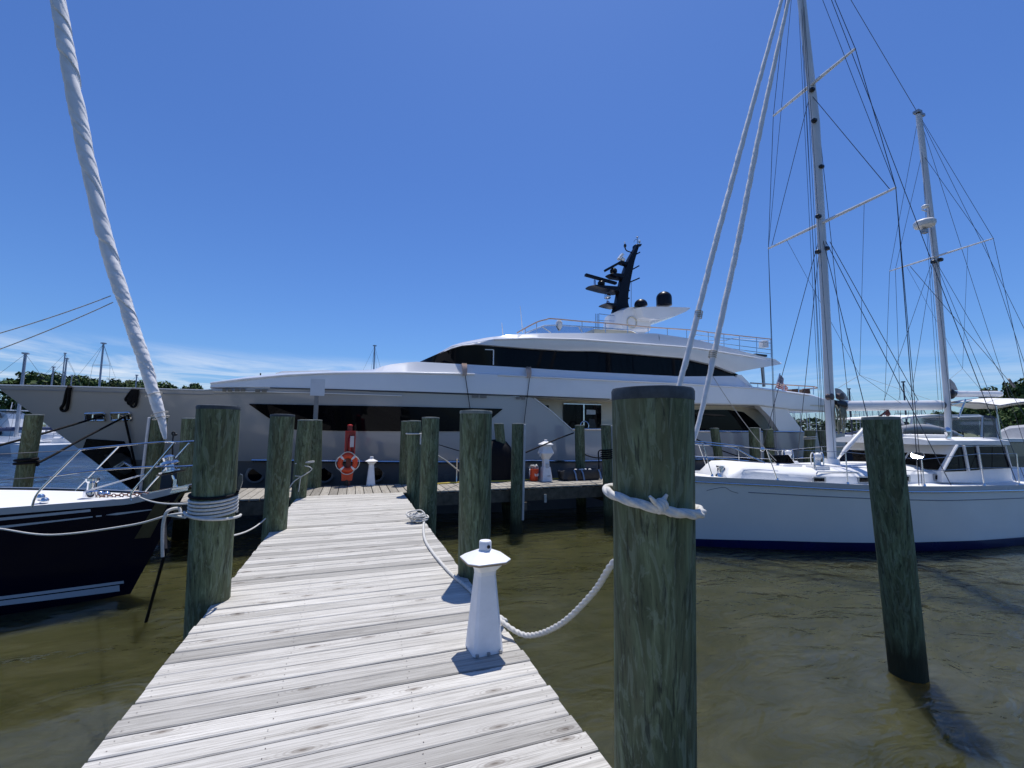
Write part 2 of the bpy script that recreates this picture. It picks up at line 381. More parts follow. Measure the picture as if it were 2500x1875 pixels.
# nail heads over the stringers
mb = MB(); rnd = random.Random(2); NR = root_nail = None
for o_ in COL.objects:
    if o_.get('category') == 'dock' and NR is None: NR = o_
for yb, wb in BOARDS:
    if yb < 1.2 or yb > 9: continue
    for x in (DL + .06, -.35, .4, DR - .06):
        for k in (.25, .75):
            c = Vector((x + rnd.uniform(-.012, .012), yb + wb * (k + rnd.uniform(-.06, .06)), DECK + .0035)); mb.add([c + Vector((.0036 * math.cos(a), .0036 * math.sin(a), 0)) for a in [PI / 3 * q for q in range(6)]], [(0, 1, 2, 3, 4, 5)])
build('nail_heads', mb, simple('rusty_nail', (.13, .105, .09), .7), NR, smooth=0)['kind'] = 'stuff'
# ------------------------------------------------------------------ pilings
def piling(label, base, px, mat=None, zb=-1.2, r=None, pipe=None, capc=None, top=None):
    bx, by = base; b0 = Vector((bx, by, DECK)); dep = (b0 - EYE).dot(FW)
    xa, xb, yt = px; al = math.atan(((xa + xb) / 2 - 1250) / FPX)
    tp = at_depth((xa + xb) / 2, yt, dep); rr = r or (xb - xa) * math.cos(al) * dep / FPX / 2
    tp.z = top or tp.z
    ax = (tp - b0) / (tp.z - DECK)                       # axis per metre of height
    o = thing('dock_piling', label, 'piling', (bx, by, zb), 'dock pilings')
    seed = random.random() * 100; n = 40 if dep < 7 else 24; m = 36 if dep < 7 else 14
    def ring(z, k=1.0):
        c = b0 + ax * (z - DECK); row = []
        for j in range(n):
            t = 2 * PI * j / n; d = Vector((math.cos(t), math.sin(t), 0))
            q = noise.noise(Vector((d.x * 1.6 + seed, d.y * 1.6, z * .45))) * .045 + noise.noise(Vector((d.x * 7 + seed, d.y * 7, z * .7))) * .028
            row.append(c + d * (rr * k * (1 + q)))
        return row
    mb = MB(); zs = [zb + (tp.z - .012 - zb) * i / m for i in range(m + 1)]
    mb.rows([ring(z, 1.035 - .035 * (z - zb) / (tp.z - zb)) for z in zs], closed=True, caps=True)
    build('shaft', mb, mat or MPILE, o, smooth=50)
    ch = .05 if dep < 3 else .034 if dep < 7 else .022
    mb = MB(); mb.rows([ring(tp.z - ch, 1.012), ring(tp.z - .012, 1.016), ring(tp.z, .985), ring(tp.z + .006, .6)], closed=True, caps=True)
    build('cap', mb, capc or (MCAP if (dep < 4.8 or dep > 5.05) and dep < 7 else MCAPL), o, smooth=35)
    if pipe is not None:
        d = Vector((math.cos(pipe), math.sin(pipe), 0)); mb = MB()
        mb.tube([b0 + ax * (z - DECK) + d * (rr + .03) for z in (.35, 1.0, 1.8, tp.z - .02)], .032, 10); build('conduit', mb, MPVC, o)
    o['r'] = rr; del o['r']
    return o, (lambda z: b0 + ax * (z - DECK)), rr
PA = piling('huge green piling in the foreground with a thick white rope around it', (1.30, 1.742), (1490, 1692, 950))
PB = piling('thick green piling beside the dock wound with grey line', (-1.19, 4.93), (479, 588, 991))
mb = MB(); q_ = at_depth(584, 1178, (PB[1](2) - EYE).dot(FW) + .05); mb.prism([at_depth(x, y, (PB[1](2) - EYE).dot(FW) + .05) for x, y in ((578, 1196), (581, 1166), (586, 1157), (592, 1160), (592, 1176), (585, 1197))], (0, .02, 0)); build('cleat_plate', mb, simple('dull_cleat', (.25, .27, .28), .35, .8), PB[0], smooth=0)
PC = piling('bare piling between the coiled-line piling and the sign on the left dock edge', (-1.09, 7.85), (660, 720, 1012))
PD1 = piling('piling with thin white cord tied in a zigzag at the left dock corner', (-1.10, 11.18), (727, 765, 1025))
PD2 = piling('piling standing just behind the signpost on the cross dock', (-.93, 12.95), (748, 787, 1025))
PE1 = piling('piling mostly hidden behind the one at the right dock corner', (1.46, 13.0), (979, 1010, 1028))
PE2 = piling('piling at the right dock corner with a white cord around its neck', (1.45, 11.05), (994, 1028, 1027))
PF = piling('bare piling beside the pile of coiled white rope', (1.43, 8.75), (1030, 1073, 1019))
PG = piling('tall piling right behind the small white dock light', (1.325, 4.87), (1123, 1201, 1003))
PH = piling('small piling in front of the black fender of the yacht', (4.45, 13.0), (1206, 1230, 1034))
PI_ = piling('piling with a pale conduit left of the white power pedestal', (4.15, 11.08), (1250, 1281, 1034), pipe=-.9)
PJ = piling('piling behind the long black bag in front of the glass doors', (7.1, 13.0), (1403, 1427, 1038))
PK = piling('piling wrapped with black mooring line beside the foreground piling', (6.92, 11.08), (1467, 1491, 1037), pipe=-.6)
PL1 = piling('sunlit piling behind the white ketch bow, leftmost of the three there', (13.0, 13.0), (1733, 1755, 1045), MPILE2)
PL2 = piling('pale piling with a lashed pole behind the white ketch foredeck', (14.75, 13.0), (1827, 1853, 1044), MPILE2, pipe=-.7)
PL3 = piling('piling with black line behind the ketch hatch at the yacht stern', (15.5, 13.0), (1862, 1888, 1048), MPILE2)
PL4 = piling('piling draped with white cord just left of the ketch mainmast', (17.6, 13.0), (1964, 1992, 1050), MPILE2)
PL5 = piling('piling right behind the foot of the ketch mainmast', (18.9, 13.1), (1994, 2016, 1051), MPILE2)
PM = piling('leaning dark piling standing in open water in front of the white ketch', (5.86, 3.36), (2102, 2198, 1018), pipe=-.25)
PN = piling('weathered olive piling at far left with a black line around it', (-7.35, 13.95), (60, 109, 1012), MPILE2)
PO = piling('piling with a grey conduit behind the furled sail of the navy sailboat', (-4.65, 13.35), (362, 410, 1018), MPILE2, pipe=-2.1)
PQ = piling('dark piling partly hidden behind the piling with the grey line', (-3.80, 13.0), (443, 490, 1021))
def wrap(P, z0, z1, turns, r, tilt=0.0, a0=0.0, n=22, ph=0.0):
    o, ax, rr = P; out = []; N = int(n * turns)
    for i in range(N + 1):
        t = a0 + 2 * PI * turns * i / N; z = z0 + (z1 - z0) * i / N + tilt * math.sin(t - ph)
        out.append(ax(z) + Vector((math.cos(t), math.sin(t), 0)) * (rr * 1.02 + r * .9))
    return out
def rope(label, pts, r, mat=None, n=8, tw=None, name='mooring_rope', group=None, step=None):
    mb = MB()
    if tw: mb.tube(resample(pts, step or tw / 7), r, n, shape=twist(3, tw))
    else: mb.tube(pts, r, n)
    return tag(build(name, mb, mat or MROPE, smooth=60), label, 'rope', group)
# ------------------------------------------------------------------ big grey and white motor yacht
MHULL = simple('yacht_hull_grey', (.37, .375, .38), .13, var=.02, scale=.4, coat=.3)
MHULLD = simple('yacht_lower_hull_shaded', (.15, .155, .165), .25, var=.1, scale=.5, coat=.2)  # darker grey paints in the shade and dark reflections below the rub rail
MCREAM = simple('cream_panel', (.62, .58, .46), .4, var=.05, scale=1)
MNAVYM = simple('black_mast_paint', (.004, .005, .011), .35, var=.2, coat=0, spec=.25)
MTEAK = simple('varnished_rail', (.50, .36, .28), .25, var=.12, scale=5, coat=.5)
MSEAM = simple('seam_shadow_gap', (.05, .05, .055), .6)
MCHROME = simple('chrome_fitting', (.75, .76, .78), .08, 1.0, var=.08, scale=20)
MCLEAR, nt_, b_ = nmat('clear_windscreen'); b_.inputs['Base Color'].default_value = (.55, .65, .78, 1); b_.inputs['Roughness'].default_value = .05; b_.inputs['Transmission Weight'].default_value = .85; b_.inputs['IOR'].default_value = 1.1
VC, BM = 17.35, 3.72
zt_tip = on_v(-14, 940, VC); UB = zt_tip.x
st0, st1 = on_v(0, 951, VC), on_v(323, 1195, VC)
def us(z): return UB + max(0, (st1.x - UB) * (zt_tip.z - z) / (zt_tip.z - st1.z))
USTERN = 21.2
def hb(u, z):
    s = us(z); L = 13.5 - .4 * min(z, 4); k = min(1, max(0, (u - s) / L)); B = BM * (.94 + .06 * min(1, max(0, z) / 1.3))
    b = B * (1 - (1 - k) ** 2.1)
    return b * (1 - .05 * max(0, (u - 14) / 7) ** 2)
def yt(pts, base=0.0):           # trace pixels onto the near side of the yacht, third value = inset
    out = []
    for p in pts:
        ins = (p[2] if len(p) > 2 else 0) + base
        out.append(on_surf(p[0], p[1], lambda q: q.y - (VC - hb(q.x, q.z) + ins), 6, 50))
    return out
def uz(pts): return sorted([(p.x, p.z) for p in pts])
def yside(u, z, ins=0.0): return Vector((u, VC - hb(u, z) + ins, z))
def grid_u(a, b, n, e=1.0): return [a + (b - a) * (i / n) ** e for i in range(n + 1)]
def mirror(row): return [Vector((p.x, 2 * VC - p.y, p.z)) for p in row]

yroot = thing('motor_yacht', 'huge grey and white motor yacht with black windows moored along the cross dock', 'yacht', (4, VC, 0))
hull_top = uz(yt([(-12, 940), (0, 941), (150, 944), (322, 949), (500, 953.5), (530, 951.5), (658, 949.5), (900, 956), (1123, 963), (1304, 970.5)]))
bul = uz(yt([(1304, 971), (1398, 1051), (1470, 1051), (1690, 1055), (1962, 1057)]))
top_pl = hull_top + bul[1:]
rub = uz(yt([(660, 1124), (720, 1124.5), (1123, 1128), (1279, 1124.5), (1400, 1126), (1747, 1121), (1940, 1118)]))
def ztop(u): return lerp_line(top_pl, u)[0] if u > top_pl[0][0] else top_pl[0][1]
def zrub(u): return lerp_line(rub, max(u, rub[0][0] - 1.0) if u > rub[0][0] - 3 else rub[0][0] - 1.0)[0]
UA, UW = UB, us(-.4)
ugs = grid_u(UB + .002, USTERN, 110, 1.35)
def zbot(u): return max(-.4, zt_tip.z - (u - UB) / (st1.x - UB) * (zt_tip.z - st1.z)) if u < UW else -.4
rows_hi, rows_lo = [], []
def section(u, lo, hi, n):
    r = []
    for i in range(n + 1):
        z = lo + (hi - lo) * i / n; r.append(yside(u, z))
    return r
mb = MB(); near = [section(u, max(zbot(u), min(zrub(u) - .03, ztop(u) - .02)) if zbot(u) < zrub(u) else zbot(u), ztop(u), 9) for u in ugs]
mb.rows(near); mb.rows([mirror(r) for r in near]); mb.rows([near[-1], mirror(near[-1])])
deck = [[r[-1] + Vector((0, .02, -.12)) if abs(r[-1].y - VC) > .05 else r[-1], mirror([r[-1]])[0] + Vector((0, -.02, -.12))] for r in near]; mb.rows(deck)
build('hull', mb, MHULL, yroot, smooth=35)
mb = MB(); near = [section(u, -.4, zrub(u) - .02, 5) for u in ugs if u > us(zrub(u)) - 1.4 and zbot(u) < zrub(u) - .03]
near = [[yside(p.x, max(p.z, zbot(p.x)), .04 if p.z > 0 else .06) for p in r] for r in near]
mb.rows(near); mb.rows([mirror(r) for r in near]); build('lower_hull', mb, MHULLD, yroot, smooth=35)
# rub rail
pts = [yside(u, zrub(u), -.035) for u in grid_u(rub[0][0] - .5, USTERN - .1, 40)]
mb = MB(); mb.tube(pts, .045, 8); build('rub_rail', mb, MSTEEL, yroot)
# cap rail along the bow
pts = [yside(u, ztop(u), .01) + Vector((0, 0, .005)) for u in grid_u(UB + .05, hull_top[-3][0], 40)]
mb = MB(); mb.tube(pts, .025, 6); build('cap_rail', mb, MHULL, yroot)

def strip(name, tops, bots, mat, ins=-.03, n=60, parent=None, label=None, thick=True, extra=0.0):
    T, Bt = uz(yt(tops, extra)), uz(yt(bots, extra)); a = max(T[0][0], Bt[0][0]); b = min(T[-1][0], Bt[-1][0]); mb = MB(); rows = []
    for u in grid_u(a, b, n):
        z1, z0 = lerp_line(T, u)[0], lerp_line(Bt, u)[0]; rows.append([yside(u, z0 + (z1 - z0) * k / 3, ins + extra) for k in range(4)])
    mb.rows(rows)
    if thick:
        back = [[p + Vector((0, .06, 0)) for p in r] for r in rows]; mb.rows([[r[0] for r in rows], [r[0] for r in back]]); mb.rows([[r[-1] for r in rows], [r[-1] for r in back]])
        mb.rows([rows[0], back[0]]); mb.rows([rows[-1], back[-1]])
    return build(name, mb, mat, parent or yroot, smooth=35, label=label)
strip('main_window', [(609, 986), (766, 989), (1000, 993), (1226, 998)], [(609, 987.5), (658, 1022), (720, 1049), (829, 1052), (1000, 1053), (1160, 1053), (1200, 1021), (1226, 999.5)], MGLASS, label='long black saloon window tapering to points')
# tiers of the upper works ------------------------------------------------------------
def tier(name, lines, mat, n=90, e=1.15, cap=True, u0=None, u1=None, parent=None):
    """lines: list of traced pixel polylines from bottom to top; each becomes (u, inset, z)"""
    LL = []
    for L in lines:
        P = yt([p[:3] for p in L]); LL.append(sorted([(q.x, q.z, (p[2] if len(p) > 2 else 0)) for p, q in zip(L, P)]))
    a = max(l[0][0] for l in LL) if u0 is None else u0; b = min(l[-1][0] for l in LL) if u1 is None else u1
    rows = []
    for i in range(n + 1):
        tt = i / n; r = []
        for l in LL:
            u = l[0][0] + (l[-1][0] - l[0][0]) * tt ** e; z, ins = lerp_line(l, u); r.append(yside(u, z, min(ins, hb(u, z) - .02)))
        rows.append(r)
    mb = MB(); mb.rows(rows); mr = [mirror(r) for r in rows]; mb.rows(mr)
    if cap: mb.rows([[r[-1], Vector((r[-1].x, VC, r[-1].z + .03)), q[-1]] for r, q in zip(rows, mr)])
    mb.rows([[r[0], q[0]] for r, q in zip(rows, mr)])
    mb.rows([rows[-1], [Vector((p.x, VC, p.z)) for p in rows[-1]], mr[-1]]); mb.rows([rows[0], [Vector((p.x - .25, VC, p.z)) for p in rows[0]], mr[0]])
    build(name, mb, mat, parent or yroot, smooth=32); return rows
AL = [(513, 948, .10), (658, 948.5, .02), (900, 955, 0), (1123, 962, -.01), (1289, 968, -.02), (1486, 975.5, -.03), (1690, 986, -.04), (1851, 990, -.04), (1930, 1001, 0), (2018, 1006, .05)]
AK = [(515, 936, .12), (595, 926, .03), (702, 916, 0), (816, 911, -.02), (975, 910.5, -.04), (1158, 914, -.06), (1215, 916, -.07), (1658, 936.5, -.09), (1848, 948.5, -.09), (1975, 965, -.06), (2040, 985, .02)]
def shift(L, dy, di): return [(p[0], p[1] + dy, (p[2] if len(p) > 2 else 0) + di) for p in L]
AT = [(519, 933, .35), (595, 920.5, .38), (702, 909.5, .40), (816, 906, .42), (911, 902, .44), (943, 891, .45), (990, 885, .36), (1019, 883, .27), (1127, 889, .22), (1234, 895, .20), (1443, 908, .19), (1665, 919, .18), (1794, 918, .18), (1835, 945, .16), (1975, 962, .12), (2040, 983, .15)]
tier('upper_bulwark', [AL, shift(AL, -3, -.05), AK, shift(AK, -1.6, .004), shift(AK, -2.9, .05), shift(AK, -3.4, .12), AT], MWHITE)
strip('seam', [(660, 946), (900, 953), (1123, 960), (1289, 966), (1486, 973)], [(660, 948.6), (900, 955.4), (1123, 962.6), (1289, 968.4), (1486, 975.8)], MSEAM, ins=-.065, thick=False)
for L_, nm in (([p for p in AK if p[0] <= 1158], 'highlight_bead'), ([p for p in AK if 1215 <= p[0] <= 2000], 'highlight_bead')):
    P_ = yt(L_); mb = MB(); mb.tube([p + Vector((0, -.012, .0)) for p in P_], .032, 8); build(nm, mb, MWHITE, yroot)  # bead added along the bulwark edge to catch the sun as a bright line
strip('knuckle_highlight', [(520, 954), (700, 957), (981, 966)], [(520, 955.5), (700, 959), (981, 967.5)], MWHITE, ins=-.05, thick=True)  # white strip painted in as the highlight along the hull knuckle
# vents set in the bulwark
for k, (xa, xb, ya, yb) in enumerate([(544, 554, 949, 956), (557, 568, 949, 956), (574, 586, 949, 956), (589, 600, 949, 956), (624, 636, 950.5, 957.5), (640, 652, 950.5, 957.5), (1151, 1167, 964, 971), (1171, 1187, 965, 972), (1259, 1268, 968, 975), (1272, 1281, 968.5, 975.5)]):
    strip('vent', [(xa, ya), (xb, ya + .2)], [(xa, yb), (xb, yb + .2)], simple('vent_grille', (.17, .165, .15), .6) if k == 0 else bpy.data.materials['vent_grille'], ins=-.055, n=2, thick=False)
# upper deck glass
HW = [(1028, 881.5, 1.9), (1040, 876, 1.5), (1079, 859, .75), (1127, 845, .45), (1165, 841, .36), (1285, 852, .32), (1380, 857.5, .32), (1456, 857.5, .32), (1668, 873, .32), (1740, 889, .32), (1800, 913, .30)]
HB = [(1020, 886, 1.9), (1045, 887, 1.3), (1127, 892, .5), (1234, 898, .32), (1443, 911, .31), (1665, 922, .31), (1794, 919, .31), (1806, 918, .31)]
tier('upper_deck_window', [HB, HW], MGLASS, cap=True)
for xa, xb, ya, yb in ((1183, 1203, 853, 855), (1202, 1205, 854, 891)):
    strip('window_trim', [(xa, ya), (xb, ya + .6)], [(xa, yb), (xb, yb + .6)], MWHITE, ins=-.06, n=2, thick=False, extra=.33)
RB = [(1074, 863, .8), (1104, 850, .45), (1127, 843.5, .30), (1165, 840, .20), (1285, 850, .14), (1380, 856, .14), (1456, 857, .14), (1560, 865, .14), (1668, 874, .14), (1740, 890, .14), (1794, 911, .14)]
RK = [(1076, 861.5, .9), (1104, 846, .48), (1206, 829, .16), (1300, 826.5, .06), (1411, 829, .04), (1601, 842.5, .04), (1696, 850, .04), (1760, 860, .05), (1840, 873, .08), (1908, 889, .12)]
RM = [(1075, 862.5, .85), (1104, 848.5, .46), (1165, 836, .22), (1285, 841, .10), (1411, 848, .08), (1601, 858, .08), (1696, 868, .08), (1750, 881, .08), (1800, 906, .10)]
RTp = [(1078, 859.5, 1.3), (1104, 843, .85), (1127, 836, .7), (1190, 824, .45), (1253, 816.5, .32), (1330, 813.5, .27), (1557, 813.5, .25), (1601, 814, .25), (1696, 828, .22), (1753, 842, .20), (1864, 871, .16), (1896, 879, .18), (1908, 888, .2)]
tier('flybridge_roof', [RB, RM, RK, shift(RK, -1.4, .006), shift(RK, -2.4, .05), shift(RK, -2.9, .10), RTp], MWHITE)
strip('seam', [(1609, 815), (1613, 833)], [(1607, 815), (1611, 833)], MSEAM, ins=.02, n=2, thick=False)
P_ = yt([p for p in RK if 1206 <= p[0] <= 1840]); mb = MB(); mb.tube([p + Vector((0, -.01, 0)) for p in P_], .028, 8); build('highlight_bead', mb, MWHITE, yroot)  # same added bead on the roof edge, for its sunlit line
# aft wing of the roof
def slab(name, px, v0, v1, mat, parent=None, v=None):
    P = [on_v(x, y, v0) for x, y in px]; mb = MB(); mb.prism(P, (0, v1 - v0, 0)); return build(name, mb, mat, parent or yroot, smooth=25)
slab('roof_wing', [(1765, 862), (1860, 870.5), (1893, 877), (1908, 889), (1850, 899), (1800, 908), (1775, 905)], VC - 3.55, VC + 3.55, MWHITE)
slab('roof_post', [(1860, 890), (1865, 890), (1869, 944), (1865, 944)], VC - 2.9, VC - 2.82, MGALV)
# aft bulwark end and open stern deck
slab('aft_deck_slab', [(1851, 988), (1930, 1003), (2016, 1005.5), (2018, 984), (1990, 972), (1850, 965)], VC - 3.5, VC + 3.5, MWHITE)
slab('quarter_panel', [(1851, 988), (1893, 979), (1910, 986), (1963, 1056), (1906, 1058), (1880, 1018)], VC - 3.66, VC - 3.4, MWHITE)
slab('stern_wing', [(1800, 915), (1810, 915), (1838, 944), (1790, 940)], VC - 3.5, VC - 3.4, MWHITE)
# recessed main deck wall behind the cut in the hull
zr0 = yt([(1400, 1066)])[0].z; wy = VC - BM + 1.05
P = [on_v(x, y, wy) for x, y in ((1270, 960), (1880, 985), (1880, 1075), (1270, 1075))]
mb = MB(); mb.prism(P, (0, .1, 0)); build('deck_house_wall', mb, MCREAM, yroot, smooth=0)
def wall_panel(name, px, mat, off=.02, parent=None, th=.03):
    P = [on_v(x, y, wy - off - th) for x, y in px]; mb = MB(); mb.prism(P, (0, th, 0)); return build(name, mb, mat, parent or yroot, smooth=0)
wall_panel('small_window_frame', [(1319, 984), (1346, 985), (1346, 1014), (1319, 1014)], MCREAM, off=.04)
wall_panel('small_window', [(1324, 989), (1340, 989.5), (1340, 1008), (1324, 1008)], MGLASS, off=.08)
dr = wall_panel('glass_door', [(1376, 985.5), (1468, 988), (1468, 1062), (1376, 1062)], MGLASS, off=.03)
wall_panel('door_frame', [(1376, 984.5), (1468, 987), (1468, 989), (1376, 986.5)], MSTEEL, off=.07, parent=dr)
wall_panel('handle', [(1424, 988), (1427, 988), (1427, 1040), (1424, 1040)], MSTEEL, off=.10, parent=dr)
wall_panel('salon_window', [(1660, 1000), (1780, 1001), (1815, 1006), (1840, 1025), (1868, 1056), (1660, 1056)], MGLASS, off=.05)
wall_panel('door_reflection', [(1432, 1000), (1454, 1001), (1454, 1012), (1432, 1012)], MGALV, off=.06)  # grey patch standing in for a reflection in the glass door
wall_panel('door_reflection', [(1438, 1022), (1452, 1024), (1456, 1046), (1436, 1046)], MBLACK, off=.06)  # black patch, a second reflection painted on the door
mb = MB(); mb.torus(on_v(1427, 1040, wy - .5), .17, .02, (0, 1, 0), 24, 8); build('steering_ring', mb, MCHROME, yroot)
sd_ = [Vector((u, 0, 0)) for u in (yt([(1304, 971)])[0].x, USTERN)]
mb = MB(); mb.box(((sd_[0].x + sd_[1].x) / 2, VC - BM + .62, zr0 - .45), (sd_[1].x - sd_[0].x, 1.1, .08)); build('side_deck', mb, MTEAK, yroot, smooth=0)
pts = yt([(1398, 1049.5), (1470, 1049.5), (1690, 1054), (1960, 1056)]); mb = MB(); mb.tube([p + Vector((0, -.01, .02)) for p in pts], .04, 8); build('bulwark_cap', mb, MSTEEL, yroot)
pts = yt([(1304, 972), (1345, 1003), (1398, 1050)]); mb = MB(); mb.tube([p + Vector((0, -.015, 0)) for p in pts], .02, 6); build('bulwark_edge', mb, MWHITE, yroot)
# soffit over the side deck
mb = MB(); mb.box((sd_[0].x + 7.3, VC - BM + .56, yt([(1500, 977)])[0].z + .06), (15.2, 1.0, .06)); build('soffit', mb, MCREAM, yroot, smooth=0)
# portholes
for px, py in ((623, 1159), (793, 1158), (918, 1157), (1010, 1157)):
    c = yt([(px, py)])[0]; c.y += .02; f = None
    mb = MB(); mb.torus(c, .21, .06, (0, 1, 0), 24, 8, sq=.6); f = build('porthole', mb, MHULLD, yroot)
    mb = MB(); mb.lathe(c + Vector((0, -.02, 0)), [(.19, -.01), (.19, .02)], 24, axis=(0, -1, 0)); build('pane', mb, MGLASS, f)
# chrome fairleads at the bow
for px, py in ((233, 1018), (296, 1017)):
    a, b2, c2, d2 = yt([(px - 23, py - 8), (px + 22, py - 9), (px + 25, py + 8), (px - 20, py + 9)])
    loop = [a, a.lerp(b2, .5), b2, b2.lerp(c2, .5), c2, c2.lerp(d2, .5), d2, d2.lerp(a, .5)]
    pl = cat([p + Vector((0, -.03, 0)) for p in loop + [loop[0]]], 4); mb = MB(); mb.tube(pl, .035, 8); f = build('fairlead', mb, MCHROME, yroot)
    mb = MB(); mb.rows([[p + Vector((0, -.02, 0)) for p in pl], [(a + c2) / 2 + Vector((0, .0, 0))] * len(pl)]); build('recess', mb, MBLACK if px < 250 else MSTEEL, f)
    mb = MB(); mb.tube([a.lerp(d2, .5).lerp(b2.lerp(c2, .5), .4) + Vector((0, -.05, .1)), a.lerp(d2, .5).lerp(b2.lerp(c2, .5), .4) + Vector((0, -.05, -.1))], .03, 6); build('roller', mb, MCHROME, f)
# anchor and its dark pocket plate
def hull_patch(name, px, mat, off, parent=None):
    P = yt(px); mb = MB(); c = sum(P, Vector()) / len(P); c = Vector((c.x, VC - hb(c.x, c.z), c.z)); rows = [[c + Vector((0, -off, 0))] * len(P)]
    for k in (.35, .7, 1): rows.append([Vector(((q := c.lerp(p, k)).x, VC - hb(q.x, q.z) - off, q.z)) for p in P])
    rows.append([p + Vector((0, .05, 0)) for p in P]); mb.rows(rows, closed=True); return build(name, mb, mat, parent or yroot, smooth=35)
ap = hull_patch('anchor_pocket', [(212, 1071), (255, 1074), (303, 1077), (318, 1103), (328, 1150), (338, 1180), (322, 1192), (290, 1168), (247, 1138), (200, 1103)], MGLASS, .03)
hull_patch('anchor', [(258, 1110), (300, 1105), (322, 1118), (326, 1150), (308, 1158), (280, 1146)], MBLACK, .10, ap)
mb = MB(); mb.tube(yt([(282, 1142), (305, 1128), (322, 1140)], -.14), .06, 8); build('anchor_stock', mb, MCHROME, ap)
# foredeck items
mb = MB(); P = [on_v(x, y, VC - 1.2) for x, y in ((672, 911), (690, 906), (800, 904), (832, 906), (850, 911))]; mb.prism(P, (0, 2.4, 0)); build('foredeck_hatch', mb, MWHITE, yroot, smooth=30)
mb = MB(); mb.tube([on_v(636, 921, VC - 2.2), on_v(636, 911, VC - 2.2)], .02, 6); build('jackstaff', mb, MBLACK, yroot)
# flybridge: pedestal, hardtop, mast
def slab_taper(name, px, v0, v1, mat, parent=None, k=.3):
    P = [on_v(x, y, VC) for x, y in px]; c = sum(P, Vector()) / len(P); mb = MB(); rows = []
    for t, s in ((v0, 1 - k), (v0 + (v1 - v0) * .12, 1 - k * .4), (v0 + (v1 - v0) * .3, 1.0), (v0 + (v1 - v0) * .7, 1.0), (v0 + (v1 - v0) * .88, 1 - k * .4), (v1, 1 - k)):
        rows.append([Vector((c.x + (p.x - c.x) * s, VC + t, c.z + (p.z - c.z) * s)) for p in P])
    mb.rows(rows, closed=True, caps=True); return build(name, mb, mat, parent or yroot, smooth=35)
slab_taper('mast_pedestal', [(1492, 815), (1488, 805), (1495, 765), (1508, 758), (1530, 756), (1560, 762), (1566, 790), (1568, 815)], -.8, .8, MWHITE, k=.12)
slab_taper('hardtop_wing', [(1520, 764), (1560, 762.5), (1600, 763), (1648, 764.5), (1651, 766), (1640, 774), (1610, 787), (1575, 795), (1545, 795), (1525, 790)], -1.2, 1.2, MWHITE, k=.12)
mb = MB(); mb.torus(on_v(1543, 787, VC - .82), .25, .03, (0, 1, 0), 20, 6); build('speaker_ring', mb, MCREAM, yroot)
mast = slab_taper('radar_mast', [(1495, 765), (1501, 745), (1508, 708), (1514, 685), (1524, 655), (1533, 631), (1549, 604), (1549, 598), (1553, 597), (1556, 604), (1552, 616), (1545, 640), (1540, 664), (1535, 690), (1530, 720), (1529, 742), (1532, 755), (1541, 761)], -.15, .15, MNAVYM, k=.03)
def mpart(name, px, h, mat=MNAVYM): return slab_taper(name, px, -h, h, mat, mast, k=.2)
mpart('radar_arm', [(1433, 701), (1440, 699), (1508, 704), (1507, 718), (1470, 711)], .35)
mpart('radar_arm', [(1481, 672), (1490, 669), (1522, 672), (1517, 683), (1492, 679)], .25)
mpart('radar_arm', [(1466, 745), (1474, 742), (1506, 745), (1500, 753), (1480, 749)], .3)
mpart('mast_top_arm', [(1549, 598), (1565, 597), (1563, 602), (1552, 603)], .12)
mpart('camera_arm', [(1512, 638), (1534, 642), (1531, 651), (1508, 644)], .12)
def bar(name, a, b2, r, mat=MNAVYM, flat=False):
    A, Bp = on_v(a[0], a[1], VC), on_v(b2[0], b2[1], VC); d = (Bp - A).normalized(); n = Vector((0, 1, 0)); mb = MB(); mb.box((A + Bp) / 2, ((Bp - A).length, .16 if flat else r * 2, r * 2), ax=(d, n, d.cross(n)), bev=0); return build(name, mb, mat, mast, smooth=0)
def gear(px, py, r, h):
    c = on_v(px, py, VC); mb = MB(); mb.lathe(c, [(r * .6, 0), (r, h * .3), (r, h * .7), (r * .5, h)], 14); return build('radar_gearbox', mb, MNAVYM, mast, smooth=40)
gear(1468, 700, .17, .30); bar('radar_scanner', (1429, 671), (1504, 692), .055, flat=True)
gear(1498, 669, .17, .28); bar('radar_scanner', (1477, 661), (1515, 640), .055, flat=True)
for a, b2 in (((1538, 676), (1561, 680)), ((1533, 691), (1561, 679)), ((1540, 660), (1560, 649)), ((1549, 623), (1562, 616)), ((1530, 711), (1537, 709)), ((1530, 730), (1536, 728)), ((1536, 674), (1541, 672))):
    if a[1] == 676: continue
    bar('mast_spur', a, b2, .03)
mb = MB(); mb.tube(cat([on_v(1541, 616, VC), on_v(1530, 612, VC), on_v(1526, 605, VC), on_v(1526, 599, VC)], 4), .03, 6); build('light_arm', mb, MNAVYM, mast)
for px, py, r, mt in ((1526, 600, .07, MBLACK), (1561, 590, .06, MWHITE), (1525, 592, .03, MWHITE)):
    mb = MB(); mb.ball(on_v(px, py, VC), r, 10, 1.5); build('navigation_light', mb, mt, mast)
mb = MB(); mb.tube([on_v(1556, 597, VC), on_v(1556, 577, VC)], .018, 6); mb.torus(on_v(1556, 579, VC), .05, .012, (0, 0, 1), 12, 5); mb.tube(cat([on_v(1548, 592, VC), on_v(1549, 587, VC), on_v(1556, 583, VC)], 4), .012, 5); build('antenna', mb, MGALV, mast)
mb = MB(); mb.lathe(on_v(1484, 743, VC), [(.09, 0), (.09, .1), (.05, .15)], 12); c = on_v(1483, 724, VC); mb.box(c, (.28, .22, .22), bev=.04); mb.tube([on_v(1483, 738, VC), c], .04, 6); build('searchlight', mb, MCHROME, mast)
